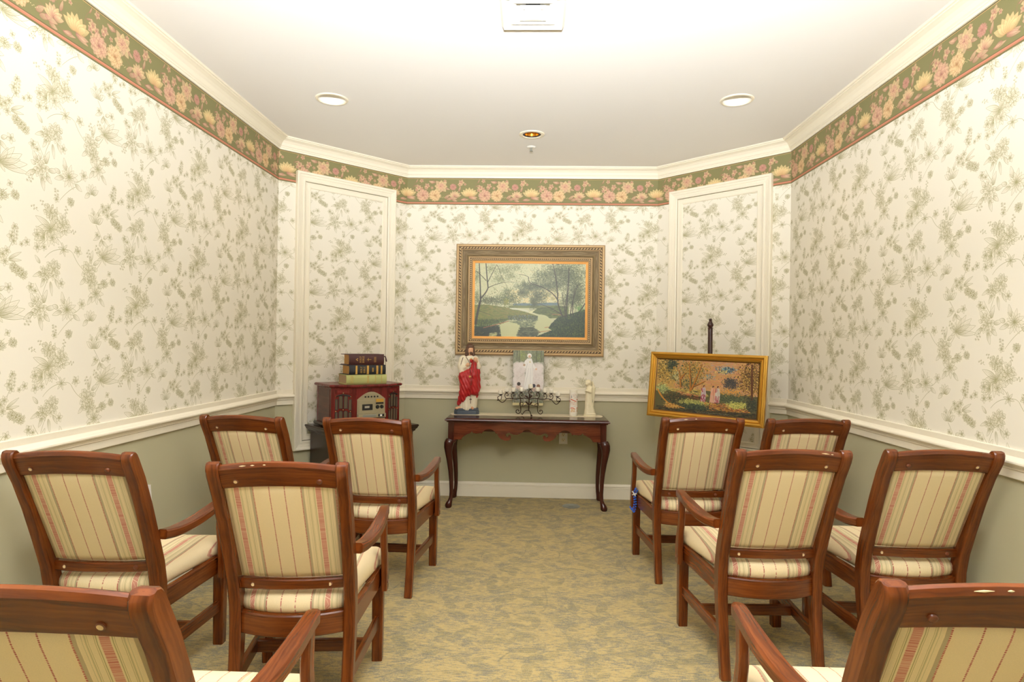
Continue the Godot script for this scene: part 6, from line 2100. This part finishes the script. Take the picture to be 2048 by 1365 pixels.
# ------------------------------------------------------------------ easel with the stitched picture
func build_easel() -> void:
	var m: MB
	var tl := Vector3(0.9068, 1.2164, -4.70)
	var tr := Vector3(1.5522, 1.2051, -4.15)
	var bl := Vector3(0.8582, 0.7465, -4.68)
	var br := Vector3(1.5096, 0.7377, -4.13)
	# lean the lower edge forward a little
	var c := (tl + tr + bl + br) * 0.25
	var ex := ((tr - tl) + (br - bl)).normalized()
	var ey := ((tl - bl) + (tr - br)).normalized()
	var ez := ex.cross(ey).normalized()
	ey = ez.cross(ex)
	var w := ((tr - tl).length() + (br - bl).length()) * 0.5
	var h := ((tl - bl).length() + (tr - br).length()) * 0.5
	var t := thing("stitched_picture", "needlepoint picture of robed walkers on a wooded path in gold frame", "picture", Vector3.ZERO)
	t.transform = Transform3D(Basis(ex, ey, ez), c)
	var fw := 0.045
	m = MB.new()
	frame(m, w - 2 * fw, h - 2 * fw, [Vector2(0, 0.0), Vector2(0, 0.006), Vector2(0.006, 0.008), Vector2(0.008, 0.014), Vector2(0.013, 0.016), Vector2(0.017, 0.013), Vector2(0.022, 0.02), Vector2(0.03, 0.026), Vector2(0.037, 0.024), Vector2(0.039, 0.018), Vector2(0.045, 0.016), Vector2(0.045, -0.006), Vector2(0.0, -0.006)])
	part(t, "frame", m.mesh(), M.gold)
	m = MB.new()
	frame(m, w - 2 * fw - 0.016, h - 2 * fw - 0.016, [Vector2(0, 0.0), Vector2(0, 0.003), Vector2(0.008, 0.0075), Vector2(0.008, 0.0)])
	part(t, "inner_lip", m.mesh(), M.gold_dark)
	m = MB.new()
	var pw := w / 2 - fw - 0.006
	var ph := h / 2 - fw - 0.006
	m.quad(Vector3(-pw, -ph, 0.002), Vector3(pw, -ph, 0.002), Vector3(pw, ph, 0.002), Vector3(-pw, ph, 0.002), Vector2(0, 1), Vector2(1, 1), Vector2(1, 0), Vector2(0, 0))
	part(t, "needlepoint", fix_facing(m, Vector3(0, 0, 1)), mat(Color.WHITE, 0.8, 0, tex(needlepoint_image())))
	m = MB.new()
	box(m, Vector3(-pw - 0.004, -ph - 0.004, -0.006), Vector3(pw + 0.004, ph + 0.004, 0.0015))
	part(t, "backing", m.mesh(), M.easel)
	# easel behind it
	var hz := Vector3(ex.x, 0, ex.z).normalized()
	var back := Vector3(-hz.z, 0, hz.x)
	if back.z > 0:
		back = -back
	var pc := Vector3(1.262, 0, -4.48)
	t = thing("easel", "dark wooden easel with turned finial holding the stitched picture", "easel", pc)
	m = MB.new()
	tube(m, [Vector3(0, 0.62, 0.02) , Vector3(0.0, 1.0, 0.0), Vector3(0.004, 1.39, -0.02)], 0.0165, 14)
	part(t, "post", m.mesh(), M.easel)
	m = MB.new()
	lathe(m, [Vector2(0.0165, 0), Vector2(0.019, 0.004), Vector2(0.014, 0.01), Vector2(0.022, 0.022), Vector2(0.022, 0.03), Vector2(0.013, 0.048), Vector2(0.009, 0.056), Vector2(0.012, 0.062), Vector2(0.009, 0.07), Vector2(0, 0.073)], 18, Vector3(0.004, 1.388, -0.02))
	part(t, "finial", m.mesh(), M.easel)
	for s in [-1.0, 1.0]:
		m = MB.new()
		bar(m, [Vector3(0, 0.95, 0) + back * 0.02, hz * s * 0.26 - back * 0.09], Vector2(0.028, 0.022), hz, 0.003)
		part(t, "front_leg", m.mesh(), M.easel)
	m = MB.new()
	bar(m, [Vector3(0, 0.9, 0) + back * 0.03, back * 0.16], Vector2(0.028, 0.022), hz, 0.003)
	part(t, "rear_leg", m.mesh(), M.easel)
	m = MB.new()
	bar(m, [hz * -0.26 + Vector3(0, 0.712, 0) - back * 0.12, hz * 0.26 + Vector3(0, 0.704, 0) - back * 0.12], Vector2(0.05, 0.022), back, 0.003)
	part(t, "ledge", m.mesh(), M.easel)
	m = MB.new()
	bar(m, [Vector3(0, 0.70, 0) - back * 0.10, Vector3(0, 0.70, 0) + back * 0.02], Vector2(0.03, 0.022), hz, 0.003)
	part(t, "ledge_bracket", m.mesh(), M.easel)

# ------------------------------------------------------------------ small things
func build_small_things() -> void:
	var m: MB
	# wall socket under the table
	var t := thing("wall_socket", "white double electrical outlet on the green wall under the table", "outlet", Vector3(0.272, 0.499, ZB))
	m = MB.new()
	box(m, Vector3(-0.035, -0.057, 0.0), Vector3(0.035, 0.057, 0.006), 0.002)
	part(t, "cover_plate", m.mesh(), M.white)
	for y in [-0.021, 0.021]:
		m = MB.new()
		var pg := PackedVector2Array()
		for k in 16:
			var a := TAU * k / 16.0
			pg.append(Vector2(cos(a) * 0.0165, y + clampf(sin(a) * 0.018, -0.0145, 0.0145)))
		slab(m, pg, 0.006, 0.0075, 0.0)
		var r := part(t, "receptacle", m.mesh(), M.trim)
		for q in [[-0.0065, 0.004, 0.0012, 0.005], [0.0065, 0.004, 0.0012, 0.004], [0.0, -0.008, 0.0026, 0.0026]]:
			m = MB.new()
			box(m, Vector3(q[0] - q[2], y + q[1] - q[3], 0.0074), Vector3(q[0] + q[2], y + q[1] + q[3], 0.0079))
			part(r, "slot", m.mesh(), M.black)
	# round floor box cover
	t = thing("floor_outlet_cover", "round grey metal cover plate set in the carpet by the table", "cover plate", Vector3(0.328, 0.0, -4.915))
	m = MB.new()
	lathe(m, [Vector2(0, 0.004), Vector2(0.055, 0.0045), Vector2(0.066, 0.003), Vector2(0.07, 0.0), Vector2(0, 0)], 32)
	part(t, "plate", m.mesh(), M.steel)
	m = MB.new()
	lathe(m, [Vector2(0, 0.0055), Vector2(0.024, 0.0055), Vector2(0.026, 0.004), Vector2(0, 0.004)], 24)
	part(t, "screw_cap", m.mesh(), M.steel)
	# blue rosary hanging at the arm post
	t = thing("rosary", "blue bead rosary with white cross hanging on a chair arm", "rosary", Vector3(0.631, 0.365, -3.754))
	var pts := smooth_path([Vector3(0.0, 0.05, 0.0), Vector3(-0.012, 0.02, 0.004), Vector3(-0.008, -0.03, 0.006), Vector3(-0.018, -0.075, 0.006), Vector3(-0.032, -0.06, 0.004)], 7)
	for loop in [0.0, 0.009]:
		for i in range(0, pts.size(), 2):
			m = MB.new()
			lathe(m, [Vector2(0, -0.0055), Vector2(0.004, -0.0035), Vector2(0.0055, 0), Vector2(0.004, 0.0035), Vector2(0, 0.0055)], 8, pts[i] + Vector3(loop, -loop * 1.2, loop * 0.5))
			part(t, "bead", m.mesh(), M.blue)
	m = MB.new()
	tube(m, [Vector3(-0.004, 0.008, 0.012), Vector3(-0.022, 0.036, 0.014)], 0.004, 8)
	tube(m, [Vector3(-0.022, 0.014, 0.014), Vector3(0.004, 0.022, 0.012)], 0.0035, 8)
	part(t, "white_cross", m.mesh(), M.white)
	# sheet of paper on the carpet under the right hand chairs
	m = MB.new()
	box(m, Vector3(-0.045, 0.001, -0.03), Vector3(0.045, 0.003, 0.03), 0.0, Transform3D(Basis(Vector3.UP, 0.3), Vector3.ZERO))
	var o := part(self, "paper_scrap", m.mesh(), M.paper_sheet)
	o.position = Vector3(1.18, 0, -3.1)
	meta(o, "scrap of white paper on the carpet below the right chairs", "paper")
	# white card standing at the side of the left chair
	m = MB.new()
	box(m, Vector3(-0.03, -0.045, -0.0005), Vector3(0.03, 0.045, 0.0005))
	o = part(self, "white_card", m.mesh(), M.paper_sheet)
	o.position = Vector3(-1.335, 0.72, -2.13)
	o.rotation = Vector3(0.28, 0.3, 0)
	meta(o, "white card tucked beside the back cushion of the left chair", "card")

func build_flash(at: Vector3, aim: Vector3) -> void:
	var t := thing("studio_flash", "photographer's flash head on a stand aimed at the ceiling", "flash", Vector3(at.x, 0, at.z))
	var c := Vector3(0, at.y, 0)
	var m := MB.new()
	tube(m, [c - aim * 0.3, c - aim * 0.14, c - aim * 0.13, c - aim * 0.03], [0.06, 0.065, 0.085, 0.14], 24)
	part(t, "housing", m.mesh(), M.black)
	m = MB.new()
	tube(m, [c - aim * 0.03, c - aim * 0.012], 0.13, 24)
	var em := mat(Color.WHITE, 0.5)
	em.emission_enabled = true
	em.emission = Color(1.0, 0.955, 0.885)
	em.emission_energy_multiplier = 1.0
	part(t, "lit_diffuser", m.mesh(), em)
	m = MB.new()
	tube(m, [Vector3(0, 0.2, 0), c - aim * 0.2 - Vector3(0, 0.04, 0)], 0.012, 10)
	part(t, "pole", m.mesh(), M.black)
	for k in 3:
		var a := TAU * k / 3.0 + 0.4
		m = MB.new()
		tube(m, [Vector3(0, 0.3, 0), Vector3(cos(a) * 0.28, 0.01, sin(a) * 0.28)], 0.009, 8)
		part(t, "leg", m.mesh(), M.black)
